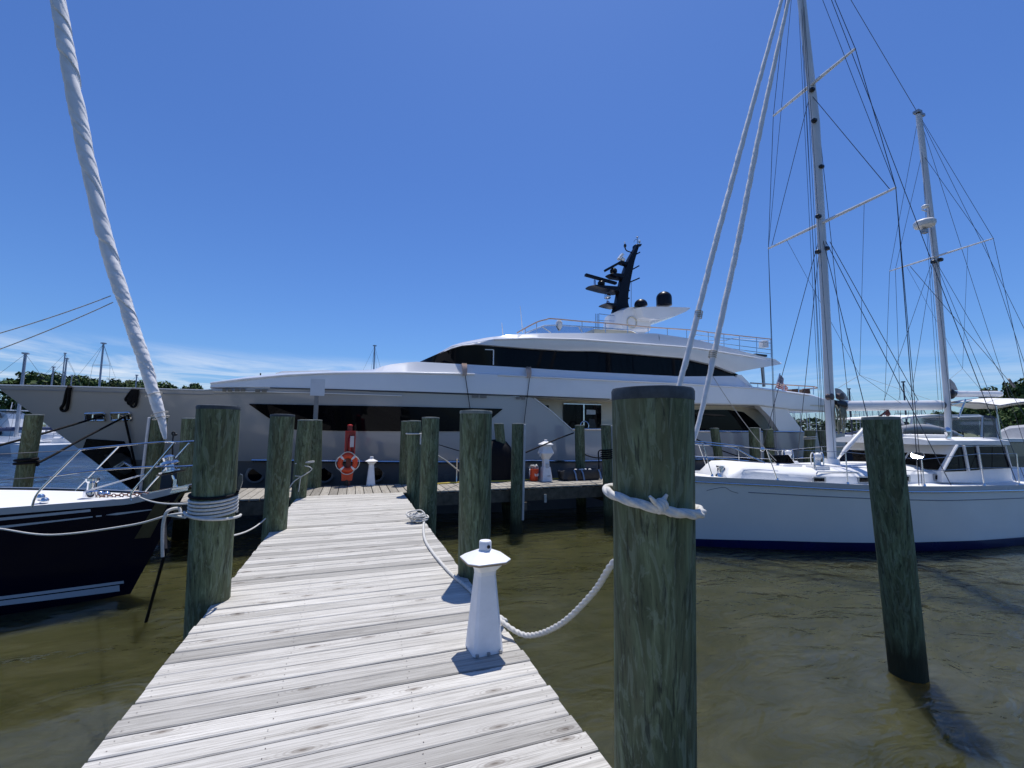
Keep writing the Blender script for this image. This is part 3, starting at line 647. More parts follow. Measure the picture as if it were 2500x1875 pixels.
mb = MB(); mb.box(on_v(1515, 627, VC), (.34, .2, .12), ax=(Vector((.6, 0, .8)), Vector((0, 1, 0)), Vector((-.8, 0, .6)))); mb.ball(on_v(1520, 634, VC), .12, 10); build('camera_head', mb, MWHITE, mast)
mb = MB(); mb.lathe(on_v(1452, 698, VC), [(.05, 0), (.05, .25), (.02, .3)], 8); build('horn', mb, MCHROME, mast)
for px, py, r, h in ((1565, 763.5, .295, .05), (1622, 763, .35, .36)):
    mb = MB(); c = on_v(px, py, VC); c.x = on_v(px, py, VC - .98).x; c.y = VC - .98; mb.lathe(c, [(r * .92, 0), (r, .012), (r * 1.0, h)] + [(r * math.cos(a), h + r * .9 * math.sin(a)) for a in [PI / 2 * k / 7 for k in range(1, 8)]], 28); build('satellite_dome', mb, MNAVYM, yroot, smooth=50)
mb = MB(); mb.tube([on_v(1541, 760, VC), on_v(1541, 690, VC)], .015, 5); build('whip_antenna', mb, MGALV, yroot)
for a, b2 in (((1270, 747), (1276, 812)), ((1225, 788), (1228, 818))):
    mb = MB(); mb.tube([on_v(*b2, VC - 1.5), on_v(*a, VC - 1.5)], [.022, .01], 6); build('whip_antenna', mb, MWHITE, yroot)
# flybridge rail and windscreen
def rail(name, px, ins, posts, rad=.025, drop=14, mat=MTEAK, mids=0):
    P = yt([(x, y, ins) for x, y in px]); mb = MB(); mb.tube(cat(P, 6), rad, 8); r = build(name, mb, mat, yroot); L = sorted([(p.x, p.z) for p in P])
    for x, y0, y1 in posts:
        a, b2 = yt([(x, y0, ins), (x + .6, y1, ins)]); b2.y = a.y; mb = MB(); mb.tube([a, b2], rad * .7, 6); build('stanchion', mb, MSTEEL, r)
    return r
FRL = [(1262, 813), (1281, 802), (1312, 786), (1334, 780), (1348, 778), (1415, 784), (1500, 790.5), (1582, 798.5), (1690, 806), (1753, 814), (1883, 828)]
rail('flybridge_rail', FRL, .55, [(1282, 802, 815), (1310, 787, 812), (1421, 785, 812), (1478, 789, 812), (1532, 793, 812), (1582, 799, 814), (1629, 802, 820), (1676, 806, 828), (1729, 811, 838), (1767, 816, 846), (1805, 820, 856), (1847, 825, 868), (1882, 828, 873)])
for dy0, dy1 in ((10, 10), (21, 26), (30, 36)):
    P = yt([(x, y + dy0 + (dy1 - dy0) * k, .55) for x, y, k in ((1690, 806, 0), (1753, 814, .5), (1883, 828, 1))][(0 if dy0 < 12 else 1):]); mb = MB(); mb.tube(P, .014, 5); build('rail_wire', mb, MSTEEL, yroot)
P = [on_v(x, y, VC - 1.6) for x, y in ((1690, 830), (1760, 832), (1800, 826), (1880, 832))]; mb = MB(); mb.tube(cat(P, 5), .02, 6); build('rail_wire', mb, MSTEEL, yroot)
mb = MB(); P = yt([(1862, 832, .7), (1876, 832, .7), (1877, 848, .7), (1862, 847, .7)]); mb.prism(P, (0, .2, 0)); build('life_raft_case', mb, MWHITE, yroot, smooth=0)
mb = MB(); P = yt([(1845, 863, .5), (1873, 866, .5), (1873, 871, .5), (1845, 867, .5)]); mb.prism(P, (0, .6, 0)); build('cushion', mb, MBLACK, yroot, smooth=0)
mb = MB(); P = yt([(1283, 813, .7), (1330, 795, .7), (1365, 794, .7), (1450, 799, .7), (1450, 812, .7)]); mb.prism(P, (0, .05, 0)); build('windscreen', mb, MCLEAR, yroot, smooth=0)
mb = MB(); mb.tube(yt([(1281, 813, .68), (1330, 794.5, .68), (1365, 793.5, .68), (1450, 799, .68), (1540, 806, .68), (1556, 813, .68)]), .025, 6); build('windscreen_frame', mb, MSTEEL, yroot)
for a, b2 in (((1324, 798), (1345, 812)), ((1413, 798), (1422, 812))):
    mb = MB(); mb.tube(yt([(*a, .66), (*b2, .66)]), .02, 5); build('windscreen_strut', mb, MWHITE, yroot)
mb = MB(); P = yt([(1450, 803, .75), (1540, 808, .75), (1556, 814, .75), (1450, 814, .75)]); mb.prism(P, (0, 2, 0)); build('helm_seat', mb, MCREAM, yroot, smooth=0)
mb = MB(); c = yt([(1365, 788, .75)])[0]; mb.lathe(c - Vector((0, 0, .2)), [(.04, -.1), (.12, .05), (.13, .2), (.08, .28)], 12); build('navigation_lamp', mb, MWHITE, yroot)
mb = MB()
for x in (1454, 1458, 1462): mb.tube([on_v(x, 766 + (x - 1454) * .0, VC - 1), on_v(x, 813, VC - 1)], .022, 6)
mb.tube([on_v(1462, 766, VC - 1), on_v(1500, 771, VC - 1)], .018, 6); mb.tube([on_v(1458, 782, VC - 1), on_v(1500, 784, VC - 1)], .014, 6); build('ladder_rail', mb, MSTEEL, yroot)
# aft deck rail, chairs
P = [on_v(x, y, VC - 3.2) for x, y in ((1832, 935), (1880, 938), (1940, 941), (1985, 944), (1994, 946))]; Q = [on_v(x, y, VC - 1.5) for x, y in ((1993, 948), (1960, 950))]
mb = MB(); mb.tube(cat(P + Q, 5), .03, 8); ar = build('aft_rail', mb, MTEAK, yroot)
for x, y0, y1 in ((1850, 936, 945), (1885, 938, 950), (1914, 940, 955), (1950, 942, 960), (1986, 944, 963)):
    a, b2 = on_v(x, y0, VC - 3.2), on_v(x, y1, VC - 3.2); mb = MB(); mb.tube([a, b2], .02, 6); build('stanchion', mb, MSTEEL, ar)
for x in (1940, 1967):
    mb = MB(); P = [on_v(a, b2, VC - 2.6) for a, b2 in ((x - 10, 959), (x - 6, 950), (x + 10, 949), (x + 12, 961))]; mb.prism(P, (0, .5, 0)); build('deck_chair', mb, simple('brown_wicker', (.06, .03, .02), .7), yroot, smooth=0)
# fender lines with leather lashings at the gunwale
for (x, y0, y1), (x2, y2) in (((1134, 888, 917), (1148, 1000)), ((1291, 897, 922), (1276, 1060))):
    mb = MB()
    for k in (-5, -2, 1, 4): mb.tube(yt([(x + k, y0, .2), (x + k, y0 + 4, -.08), (x + k + 1, (y0 + y1) / 2, -.15), (x + 1 + k * .6, y1, -.14)]), .03, 6)
    ls = build('line_lashing', mb, MTEAK, yroot)
    mb = MB(); mb.tube(yt([(x + 2, y1, -.12), (x2, y2, -.06)]), .011, 6); build('fender_line', mb, MBLKROPE, ls)
c = yt([(1208, 1165, -.55)])[0]
mb = MB(); mb.lathe((c.x, c.y, .55), [(.05, 0), (.35, .05), (.5, .25), (.52, .5), (.52, 1.35), (.5, 1.6), (.35, 1.78), (.06, 1.84)], 28); tag(build('fender', mb, MBLKROPE), 'big black cylinder fender hanging between the yacht and the dock', 'fender')
# coiled black lines hanging over the bow
cl1 = [yt([(x, y, -.05)])[0] for x, y in ((168, 944), (163, 955), (156, 985), (149, 996), (153, 1003), (162, 1001), (166, 985), (169, 960), (172, 944))]
rope('coiled black line hanging over the yacht bow rail nearest its tip', cat(cl1, 5), .038, MBLKROPE)
mb = MB()
for dx, ln in ((-6, 30), (0, 38), (7, 44), (3, 34)):
    L = [yt([(x, y, -.06)])[0] for x, y in ((327 + dx * .5, 950), (318 + dx, 965), (312 + dx, 950 + ln * .85), (318 + dx, 950 + ln), (325 + dx, 950 + ln * .85), (328 + dx, 965), (333 + dx * .5, 950))]; mb.tube(cat(L, 4), .03, 7)
tag(build('mooring_rope', mb, MBLKROPE, smooth=60), 'bundle of black line hung in loops over the yacht bow, behind the furled sail', 'rope')
# ensign
fl = thing('flag', 'stars and stripes ensign on a slanted staff at the yacht stern', 'flag', on_v(1895, 960, VC - 3.0))
A, Bp = on_v(1892, 952, VC - 3.0), on_v(1904, 912, VC - 3.0)
mb = MB(); mb.tube([A, Bp], .025, 8); build('flagstaff', mb, MSTEEL, fl)
m, nt, b = nmat('ensign_cloth'); g = G(nt); uvn = g.n('ShaderNodeAttribute', attribute_name='fuv'); sx = g.n('ShaderNodeSeparateXYZ'); g.link(uvn.outputs['Vector'], sx.inputs[0])
st = g.math('GREATER_THAN', g.math('SINE', g.math('MULTIPLY', sx.outputs[1], PI * 13)), 0.0); c = g.mix(st, (.75, .73, .72), (.50, .02, .035))
can = g.math('MULTIPLY', g.math('LESS_THAN', sx.outputs[0], .42), g.math('GREATER_THAN', sx.outputs[1], .46))
sc_ = g.n('ShaderNodeVectorMath', operation='MULTIPLY'); g.link(uvn.outputs['Vector'], sc_.inputs[0]); sc_.inputs[1].default_value = (14, 16, 0); fr = g.n('ShaderNodeVectorMath', operation='FRACTION'); g.link(sc_.outputs[0], fr.inputs[0]); ds = g.n('ShaderNodeVectorMath', operation='DISTANCE'); g.link(fr.outputs[0], ds.inputs[0]); ds.inputs[1].default_value = (.5, .5, 0)
g.link(g.mix(can, c, g.mix(g.math('LESS_THAN', ds.outputs['Value'], .26), (.015, .02, .09), (.75, .75, .76))), b.inputs['Base Color']); b.inputs['Roughness'].default_value = .8
mb = MB(); rows = []; uvs = []
W_, H_ = 16, 12
for j in range(H_ + 1):
    tj = j / H_; r = []
    for i in range(W_ + 1):
        ti = i / W_; p = Bp.lerp(A, .04 + .62 * (1 - tj)) if False else Bp.lerp(A, .04 + .80 * (1 - tj))
        r.append(p + Vector((.62 * ti * (1 - .45 * tj * ti), .10 * math.sin(ti * 9 + tj * 2) * ti, -.62 * ti ** 1.2 * (.35 + .65 * tj)))); uvs.append((ti, tj, 0))
    rows.append(r)
mb.rows(rows); fo = build('cloth', mb, m, fl, smooth=60, merge=False); at = fo.data.attributes.new('fuv', 'FLOAT_VECTOR', 'POINT'); at.data.foreach_set('vector', [q for p in uvs for q in p])
# ------------------------------------------------------------------ sailing boats with a local frame
class Frame:
    def __init__(s, o, ang):                     # ang: direction of the stern seen from the bow, from +X
        s.o = Vector((o[0], o[1], 0)); s.e = Vector((math.cos(ang), math.sin(ang), 0)); n = Vector((s.e.y, -s.e.x, 0)); s.n = n if n.y < 0 else -n
    def w(s, a, t, z): return s.o + s.e * a + s.n * t + Vector((0, 0, z))
    def st(s, p): q = p - s.o; return q.dot(s.e), q.dot(s.n), p.z
    def pl(s, px, py, t=0.0): return on_plane(px, py, s.o + s.n * t, s.n)
    def surf(s, px, py, f): return on_surf(px, py, lambda q: f(*s.st(q)), 2.5, 45)
def along(p, d, px):                              # slide from p along d until it projects on column px
    lo, hi = -6.0, 6.0
    def X(k): q = p + d * k - EYE; return 1250 + FPX * q.dot(RT) / q.dot(FW) - px
    for _ in range(50):
        m = (lo + hi) / 2
        if X(lo) * X(m) <= 0: hi = m
        else: lo = m
    return p + d * lo
class Hull:
    def __init__(s, fr, ztip, stem, B, L, p, send, sheer, zmin=-.35, bot=.94):
        s.fr, s.ztip, s.stem, s.B, s.L, s.p, s.send, s.sheer, s.zmin, s.bot = fr, ztip, stem, B, L, p, send, sheer, zmin, bot
    def half(s, a, z):
        k = (a - s.stem * (1 - z / s.ztip)) / (s.L * (1.0 - .03 * z)); k = min(1, max(0, k)); b = s.B * (s.bot + (1 - s.bot) * min(1, max(0, z / s.ztip)))
        if z < 0: b *= 1 + z * .5
        h = b * (1 - (1 - k) ** s.p); q = max(0, (a - s.send * .6) / (s.send * .4)); return h * (1 - .35 * q * q)
    def zs(s, a): return lerp_line(s.sheer, a)[0]
    def zb(s, a): return max(s.zmin, s.ztip * (1 - a / s.stem)) if a < s.stem * 1.4 else s.zmin
    def side(s, a, z, off=0.0, sg=1): return s.fr.w(a, sg * (s.half(a, z) + off), z)
    def edge(s, px, py, off=0.0, sg=1): return s.fr.surf(px, py, lambda a, t, z: t * sg - (s.half(a, s.zs(a)) + off))
    def hpx(s, px, py): return s.fr.surf(px, py, lambda a, t, z: t - s.half(a, z))
    def band(s, mb, z0, z1, a0, a1, off, n=60, both=True, m=3):          # z0, z1: functions of a
        for sg in ((1, -1) if both else (1,)):
            rows = []
            for i in range(n + 1):
                a = a0 + (a1 - a0) * (i / n) ** 1.3; lo, hi = max(z0(a), s.zb(a)), max(z1(a), s.zb(a)); rows.append([s.side(a, lo + (hi - lo) * k / m, off, sg) for k in range(m + 1)])
            mb.rows(rows)
        return mb
    def shell(s, n=70, m=9):
        mb = MB(); last = None
        for sg in (1, -1):
            rows = []
            for i in range(n + 1):
                a = .003 + (s.send - .003) * (i / n) ** 1.35; lo, hi = s.zb(a), s.zs(a); rows.append([s.side(a, lo + (hi - lo) * k / m, 0, sg) for k in range(m + 1)])
            mb.rows(rows)
            if last: mb.rows([last[-1], rows[-1]])
            last = rows
        return mb
    def deck(s, drop=.07, inset=.03, crown=.04, n=50):
        mb = MB(); rows = []
        for i in range(n + 1):
            a = .02 + (s.send - .02) * (i / n) ** 1.3; z = s.zs(a) - drop; h = max(.002, s.half(a, s.zs(a)) - inset); rows.append([s.fr.w(a, h * k, z + crown * (1 - k * k)) for k in (1, .5, 0, -.5, -1)])
        return mb.rows(rows)

MGLASSL = simple('glint_disc_gloss', (.05, .055, .06), .028, var=.1, spec=.6)
MNAVY = simple('navy_gelcoat', (.0022, .0032, .014), .12, var=.2, scale=.5, coat=0, spec=.22)
MSTRIPE = simple('pale_blue_stripe', (.50, .54, .60), .25, var=.04)
MDECKW = simple('white_deck', (.80, .80, .79), .5, var=.04, scale=4, bump=.001)
MSAIL = simple('sail_cloth', (.80, .79, .79), .8, var=.07, scale=5, bump=.004)
MCHAIN = simple('rusty_chain', (.16, .07, .05), .7, .3, var=.3, scale=20)
MBRONZE = simple('bronze_plate', (.10, .085, .05), .4, .4, var=.25, scale=6)
MWIRE = simple('rigging_wire', (.07, .075, .09), .45, .3)
MANOD = simple('white_mast_paint', (.70, .71, .73), .35, var=.05, scale=2)
MBLUEB = simple('blue_boot_stripe', (.008, .010, .07), .3, var=.2)
MTRIM = simple('pale_trim', (.52, .54, .58), .3, var=.05)
MCANVAS = simple('grey_canvas', (.33, .34, .36), .85, var=.1, scale=4, bump=.003)
MCANW = simple('white_canvas', (.74, .74, .73), .8, var=.06, scale=4, bump=.003)

def furled(path, r, seed=1.0, fold=.16, n=26, step=.05, waves=1.0, pitch=1.1):
    P = resample(path, step); L = len(P); mb = MB()
    rr = [r(i / (L - 1)) for i in range(L)]
    def shp(t, s, i):
        s0 = s; s = s0 + .22 * noise.noise(Vector((s0 * 1.1, seed + 4, 0))) + .05 * noise.noise(Vector((s0 * 5, seed + 2, 0))); a = (t * 1 + 2 * PI * s / pitch) / (2 * PI); saw = (a % 1.0); b = ((t * 2 + 2 * PI * s / (pitch * .61) + 1.3) / (2 * PI)) % 1.0
        d = ((t * 3 + 2 * PI * s / (pitch * .37) + .7) / (2 * PI)) % 1.0; q = noise.noise(Vector((s * 1.9, seed, 0))); q2 = noise.noise(Vector((s * 2.7, seed + 9, 0)))
        return 1.05 - fold * saw ** 2 * (.6 + .6 * q) - fold * .5 * b ** 2 * (.6 + .8 * q2) - fold * .35 * d ** 2 - .09 * (((s + .012 * q) / .125 + t / (2 * PI)) % 1.0) ** 2 * max(0, 1 - s / 4.5) + .08 * noise.noise(Vector((math.cos(t) * 1.5, math.sin(t) * 1.5 + seed, s * 2.6))) * waves
    return mb.tube(P, rr, n, shape=shp)
# ---------------------------------------------------------------- navy sailing boat, left
nf = Frame((-3.47, 9.2), math.radians(180 - 8.5))
tip = nf.pl(463, 1184); nf.o = Vector((tip.x, tip.y, 0)); wl = nf.st(nf.pl(287, 1452))
NB = Hull(nf, tip.z, .74, 2.0, 6.2, 1.75, 9.0, [(0, tip.z), (9, tip.z - .3)])
S_ = [(0, tip.z)] + sorted([(nf.st(q)[0], q.z) for q in [nf.surf(x, y, lambda a, t, z: t - NB.half(a, NB.ztip * .95)) for x, y in ((316, 1219), (160, 1231), (0, 1243))]])
NB.sheer = S_
nroot = thing('sailboat', 'navy blue sailing boat with white stripes and steel bow rail, at the left', 'sailboat', (tip.x - 4, tip.y, 0))
build('hull', NB.shell(), MNAVY, nroot, smooth=35); build('deck', NB.deck(.03), MDECKW, nroot)
mb = MB(); NB.band(mb, lambda a: NB.zs(a) - .085, lambda a: NB.zs(a) + .015, .10, 8.9, .012); build('toe_rail', mb, MTRIM, nroot)
def hull_line(H, px): return sorted([(H.fr.st(q)[0], q.z) for q in [H.hpx(x, y) for x, y in px]])
def stripe(H, name, top, bot, mat, off=.006, parent=None, both=False, label=None):
    T, B = hull_line(H, top), hull_line(H, bot); a0, a1 = max(T[0][0], B[0][0]), T[-1][0] + .0
    if top[-1][0] == 0 or top[0][0] == 0: a1 = 8.8
    mb = MB(); H.band(mb, lambda a: lerp_line(B, a)[0], lambda a: lerp_line(T, a)[0], a0, a1, off, 50, both); return build(name, mb, mat, parent or nroot, label=label)
stripe(NB, 'cove_stripe', [(222, 1243), (0, 1264)], [(222, 1249), (0, 1271)], MSTRIPE, label='upper cove stripe of the pair')
stripe(NB, 'cove_stripe', [(227, 1260), (0, 1284)], [(227, 1263), (0, 1290)], MSTRIPE, label='lower cove stripe of the pair')
stripe(NB, 'cove_stripe', [(371, 1243), (285, 1252), (259, 1257)], [(371, 1245), (285, 1257.5), (259, 1257.6)], MSTRIPE, label='arrow shaped stripe end near the bow')
stripe(NB, 'cove_stripe', [(249, 1257.5), (235, 1259)], [(249, 1260.5), (235, 1262)], MSTRIPE, label='short dash of the cove stripe')
stripe(NB, 'boot_stripe', [(306, 1417), (0, 1456)], [(303, 1424), (0, 1464)], MSTRIPE, label='upper pale boot stripe')
stripe(NB, 'boot_stripe', [(301, 1427), (0, 1467)], [(293, 1443), (0, 1479)], MSTRIPE, label='lower wider pale boot stripe')
P = [NB.hpx(x, y) + nf.n * .012 for x, y in ((381, 1228), (415, 1222), (367, 1312), (329, 1315))]; mb = MB(); mb.prism(P, -nf.n * .02); build('anchor_guard_plate', mb, MBRONZE, nroot, smooth=0)
P = [nf.pl(x, y, .0) for x, y in ((352, 1203), (466, 1183), (468, 1195), (355, 1213))]; mb = MB()
for sg in (-.12, .10): mb.prism([p + nf.n * sg for p in P], nf.n * .02)
mb.tube([nf.pl(462, 1187) + nf.n * k for k in (-.1, .1)], .04, 10); mb.tube([nf.pl(446, 1190) + nf.n * k for k in (-.1, .1)], .035, 10)
build('stemhead_roller', mb, MCHROME, nroot, smooth=40)
mb = MB(); mb.tube([nf.pl(*p, .02) for p in ((466, 1186), (440, 1210), (420, 1232))], .03, 8); mb.box(nf.pl(425, 1228, .02), (.3, .05, .12), ax=(Vector((.5, 0, -.85)), Vector((0, 1, 0)), Vector((.85, 0, .5)))); build('anchor', mb, MBRONZE, nroot)
# pulpit
def ns(px, py, sg=1, off=0.0): return NB.edge(px, py, off, sg)
mb = MB(); mb.tube(cat([ns(190, 1098), ns(300, 1087), ns(400, 1079), nf.w(.05, .42, ns(430, 1078).z), nf.w(-.25, .18, ns(430, 1078).z + .02), nf.w(-.25, -.18, ns(430, 1078).z + .02), nf.w(.1, -.4, ns(430, 1078).z)], 6), .0145, 8); pu = build('bow_pulpit', mb, MSTEEL, nroot)
mb = MB(); mb.tube(cat([ns(122, 1163), ns(228, 1149), ns(360, 1140), nf.w(.0, .35, ns(400, 1137).z), nf.w(-.2, .1, ns(400, 1137).z)], 6), .0145, 8); build('rail_bar', mb, MSTEEL, pu)
def nleg(pts, sg):
    q0 = ns(*pts[0], sg); Q = [q0] + [nf.pl(x, y, nf.st(q0)[1]) for x, y in pts[1:]]; mb = MB(); mb.tube(cat(Q, 5), .015, 8); build('pulpit_leg', mb, MSTEEL, pu)
nleg([(78, 1238), (92, 1204), (140, 1154), (196, 1098)], 1); nleg([(321, 1222), (323, 1201), (372, 1144), (426, 1080)], 1)
nleg([(182, 1212), (187, 1196), (236, 1146), (290, 1090)], -1); nleg([(357, 1202), (361, 1192), (412, 1136), (462, 1082)], -1)
mb = MB()
for a, b2 in (((0, 1109), (190, 1099)), ((0, 1172), (125, 1163))): mb.tube([nf.pl(*a, 1.6), ns(*b2)], .006, 5)
build('lifeline', mb, MWIRE, nroot)
mb = MB(); mb.tube([nf.pl(207, 1200, .2), nf.pl(352, 1158, .2)], .012, 6); build('boat_pole', mb, MANOD, nroot)
c = nf.pl(222, 1212, .1); mb = MB(); mb.lathe(c, [(.10, -.02), (.10, .08), (.06, .1), (.06, .22), (.09, .25), (.09, .29)], 14); build('windlass', mb, MCHROME, nroot)
mb = MB()
pc = resample([nf.pl(*p, .1) for p in ((235, 1212), (290, 1209), (335, 1207), (365, 1204))], .055)
for i, (a, b2) in enumerate(zip(pc[:-1], pc[1:])): mb.torus((a + b2) / 2, .028, .009, (0, .3, 1) if i % 2 else (0, 1, .3), 8, 5)
build('chain', mb, MCHAIN, nroot)
for px in ((108, 1228), (98, 1219), (245, 1211), (260, 1212)):
    c = nf.pl(*px, .5 if px[0] < 150 else -.05); mb = MB(); mb.ball(c + Vector((0, 0, .03)), .055, 10); build('deck_fitting', mb, MCHROME, nroot)
# furled headsail
q0 = nf.pl(421, 1160); q1 = nf.pl(405, 1062); q2 = nf.pl(140, 0); top = q2 + (q2 - nf.pl(254, 560)) * .8
path = [nf.pl(x, y) for x, y in ((403, 1072), (393, 1020), (372, 950), (345, 860), (308, 750), (262, 600), (215, 400), (176, 200), (140, 0))] + [top]
rk = [(0, .022), (.015, .05), (.05, .085), (.12, .10), (.3, .11), (.6, .118), (1, .10)]
fs = build('furled_sail', furled(cat(path, 6), lambda t: lerp_line(rk, t)[0] * 1.02, 3.1, .24, 56, .016, .3), MSAIL, nroot, smooth=38)
for k in (.115, .145, .205):
    P = cat(path, 6); j = int(k * (len(P) - 1)); mb = MB(); mb.torus(P[j], .118, .008, P[j + 1] - P[j], 24, 5); build('sail_tie', mb, MROPED, fs)
mb = MB(); ax = (q1 - q0).normalized(); mb.lathe(nf.pl(418, 1153), [(.02, 0), (.17, .01), (.17, .03), (.07, .05), (.07, .13), (.14, .15), (.13, .18), (.08, .2), (.09, .26), (.04, .3)], 22, axis=ax); build('furler_drum', mb, MSTEEL, nroot, smooth=40)
mb = MB(); mb.lathe(nf.pl(419, 1156), [(.02, 0), (.20, .0), (.21, .02), (.02, .03)], 22, axis=ax); build('furler_guard', mb, MBLACK, nroot)
mb = MB(); mb.tube([q0, nf.pl(433, 1193)], .016, 6); mb.box(nf.pl(428, 1180), (.05, .05, .14)); build('forestay_toggle', mb, MCHROME, nroot)
for a, b2 in (((271, 722), (0, 805)), ((276, 738), (0, 844))):
    A = nf.pl(*a); Bp = nf.pl(*b2, .5); mb = MB(); mb.tube(sag(A, Bp + (Bp - A) * .6, .06), .008, 6); build('sheet', mb, MROPED, nroot)

# ---------------------------------------------------------------- white ketch, right
kf = Frame((6.46, 8.87), math.radians(-5))
ktip = kf.pl(1575, 1154); kf.o = Vector((ktip.x, ktip.y, 0))
KB = Hull(kf, ktip.z, .9, 2.1, 7.0, 1.75, 14.0, [(0, ktip.z), (14, ktip.z - .2)])
KB.sheer = [(0, ktip.z)] + sorted([(kf.st(q)[0], q.z) for q in [kf.surf(x, y, lambda a, t, z: t - KB.half(a, KB.ztip * .93)) for x, y in ((1689, 1163), (1897, 1173), (2071, 1183), (2218, 1188), (2380, 1187), (2500, 1185))]]) + [(14, ktip.z - .12)]
kroot = thing('sailboat', 'white two-masted ketch with furled headsails and a glazed wheelhouse, at the right', 'sailboat', (12, 8.3, 0))
build('hull', KB.shell(), MWHITE, kroot, smooth=35); build('deck', KB.deck(.05), MDECKW, kroot)
T, B = hull_line(KB, [(1690, 1315), (1900, 1320), (2125, 1325), (2300, 1322), (2500, 1311)]), None
mb = MB(); KB.band(mb, lambda a: -.3, lambda a: lerp_line(T, max(a, T[0][0]))[0], .55, 13.9, .008); build('boot_stripe', mb, MBLUEB, kroot)
mb = MB(); KB.band(mb, lambda a: KB.zs(a) - .105, lambda a: KB.zs(a) + .01, .05, 13.9, .014); build('rub_strake', mb, MTRIM, kroot)
mb = MB(); pts = [KB.side(.05 + 13.8 * i / 60, KB.zs(.05 + 13.8 * i / 60) - .12, .018) for i in range(61)]; mb.tube(pts, .022, 8); build('rub_rail', mb, MCHROME, kroot)
ln = hull_line(KB, [(1827, 1202), (2118, 1217), (2300, 1222), (2500, 1216)])
mb = MB(); pts = [KB.side(a, lerp_line(ln, a)[0], .0) for a in [ln[0][0] + (13.5 - ln[0][0]) * i / 50 for i in range(51)]]; mb.tube(pts, .010, 6); build('cove_line', mb, simple('cove_grey', (.13, .15, .2), .4), kroot)
P = [KB.hpx(x, y) + kf.n * .004 for x, y in cat([(1725, 1198, 0), (1740, 1193, 0), (1765, 1190, 0), (1785, 1200, 0), (1802, 1204, 0)], 4) for x, y in [(x, y)]] if False else [KB.hpx(p.x, p.y) + kf.n * .003 for p in cat([(1725, 1198, 0), (1740, 1194, 0), (1768, 1190, 0), (1785, 1199, 0), (1802, 1204, 0)], 4)]
mb = MB(); mb.tube(P, .006, 5); build('scroll_line', mb, bpy.data.materials['cove_grey'], kroot)
# cabin trunk and wheelhouse
def kz(a): return KB.zs(a) - .06
def sp(px, py, t): a, _, z = kf.st(kf.pl(px, py, t)); return a, z
a0 = sp(1797, 1165, .8)[0]; tr = [sp(1804, 1143, .8), sp(1990, 1157, 1.22), sp(2110, 1157, 1.25), sp(2300, 1150, 1.28)]
mb = MB(); rows = []
aw0 = sp(2301, 1150, 1.35)[0]
for i in range(25):
    t = i / 24; a = a0 + (aw0 + 2.6 - a0) * t; h = min(1.28, .62 + .66 * min(1, (a - a0) / 2.2)); h = min(h, KB.half(a, KB.zs(a)) - .28)
    zt = lerp_line(tr, max(a, tr[0][0]))[0]; zt = min(zt, tr[-1][1] + .02) if a > tr[-1][0] else zt
    if i == 0: zt = kz(a) + .05
    zt0 = kz(a); rows.append([kf.w(a, k * hh, z) for k, hh, z in [(1, h, zt0), (1, h - .03, zt - .06), (1, h - .10, zt), (.6, h, zt + .10), (0, h, zt + .14), (-.6, h, zt + .10), (-1, h - .10, zt), (-1, h - .03, zt - .06), (-1, h, zt0)]])
mb.rows(rows); mb.rows([rows[0], [kf.w(a0 - .08, 0, kz(a0))] * 9]); build('cabin_trunk', mb, MDECKW, kroot, smooth=40)
def kpanel(name, px, t, mat, th=.03, parent=None, smooth=0):
    P = [kf.pl(x, y, t) for x, y in px]; mb = MB(); mb.prism(P, -kf.n * th); return build(name, mb, mat, parent or kroot, smooth=smooth)
for xa, xb, ya, yb in ((1985, 2017, 1164, 1179), (2096, 2128, 1163, 1180), (2196, 2223, 1160, 1177), (2281, 2307, 1157, 1174)):
    f = kpanel('portlight', [(xa, ya + 2), (xa + 2, ya), (xb - 2, ya), (xb, ya + 2), (xb, yb - 2), (xb - 2, yb), (xa + 2, yb), (xa, yb - 2)], 1.29, MGALV); kpanel('pane', [(xa + 4, ya + 3.5), (xb - 4, ya + 3.5), (xb - 4, yb - 3.5), (xa + 4, yb - 3.5)], 1.30, MGLASS, .01, f)
mb = MB(); q = [kf.pl(*p, 1.15) for p in ((1993, 1158), (1996, 1152), (2090, 1153), (2103, 1157))]; mb.tube(q, .014, 6); build('grab_rail', mb, MSTEEL, kroot)
TW = 1.40
wz = kf.pl(2400, 1150, TW).z; rz = kf.pl(2400, 1089, TW).z
P = [(2301, 1150), (2337, 1088), (2452, 1088), (2468, 1143), (2474, 1180), (2300, 1178)]
Pn = [kf.pl(x, y, TW) for x, y in P]; mb = MB(); mb.prism(Pn, -kf.n * TW * 2); wh = build('wheelhouse', mb, MDECKW, kroot, smooth=0)
for W in ([(2341, 1091), (2349, 1091), (2360, 1150), (2308, 1152)], [(2358, 1091), (2382, 1090), (2392, 1147), (2369, 1149)], [(2391, 1090), (2452, 1090), (2466, 1143), (2399, 1146)]):
    f = kpanel('window', W, TW + .02, MGLASS, .03, wh)
for a, b2, r in (((2337, 1087), (2301, 1150), .035), ((2353, 1088), (2365, 1150), .03), ((2386, 1088), (2396, 1148), .028), ((2454, 1088), (2469, 1144), .022)):
    mb = MB(); mb.tube([kf.pl(*a, TW + .045), kf.pl(*b2, TW + .045)], r, 6); build('window_frame', mb, MANOD, wh)
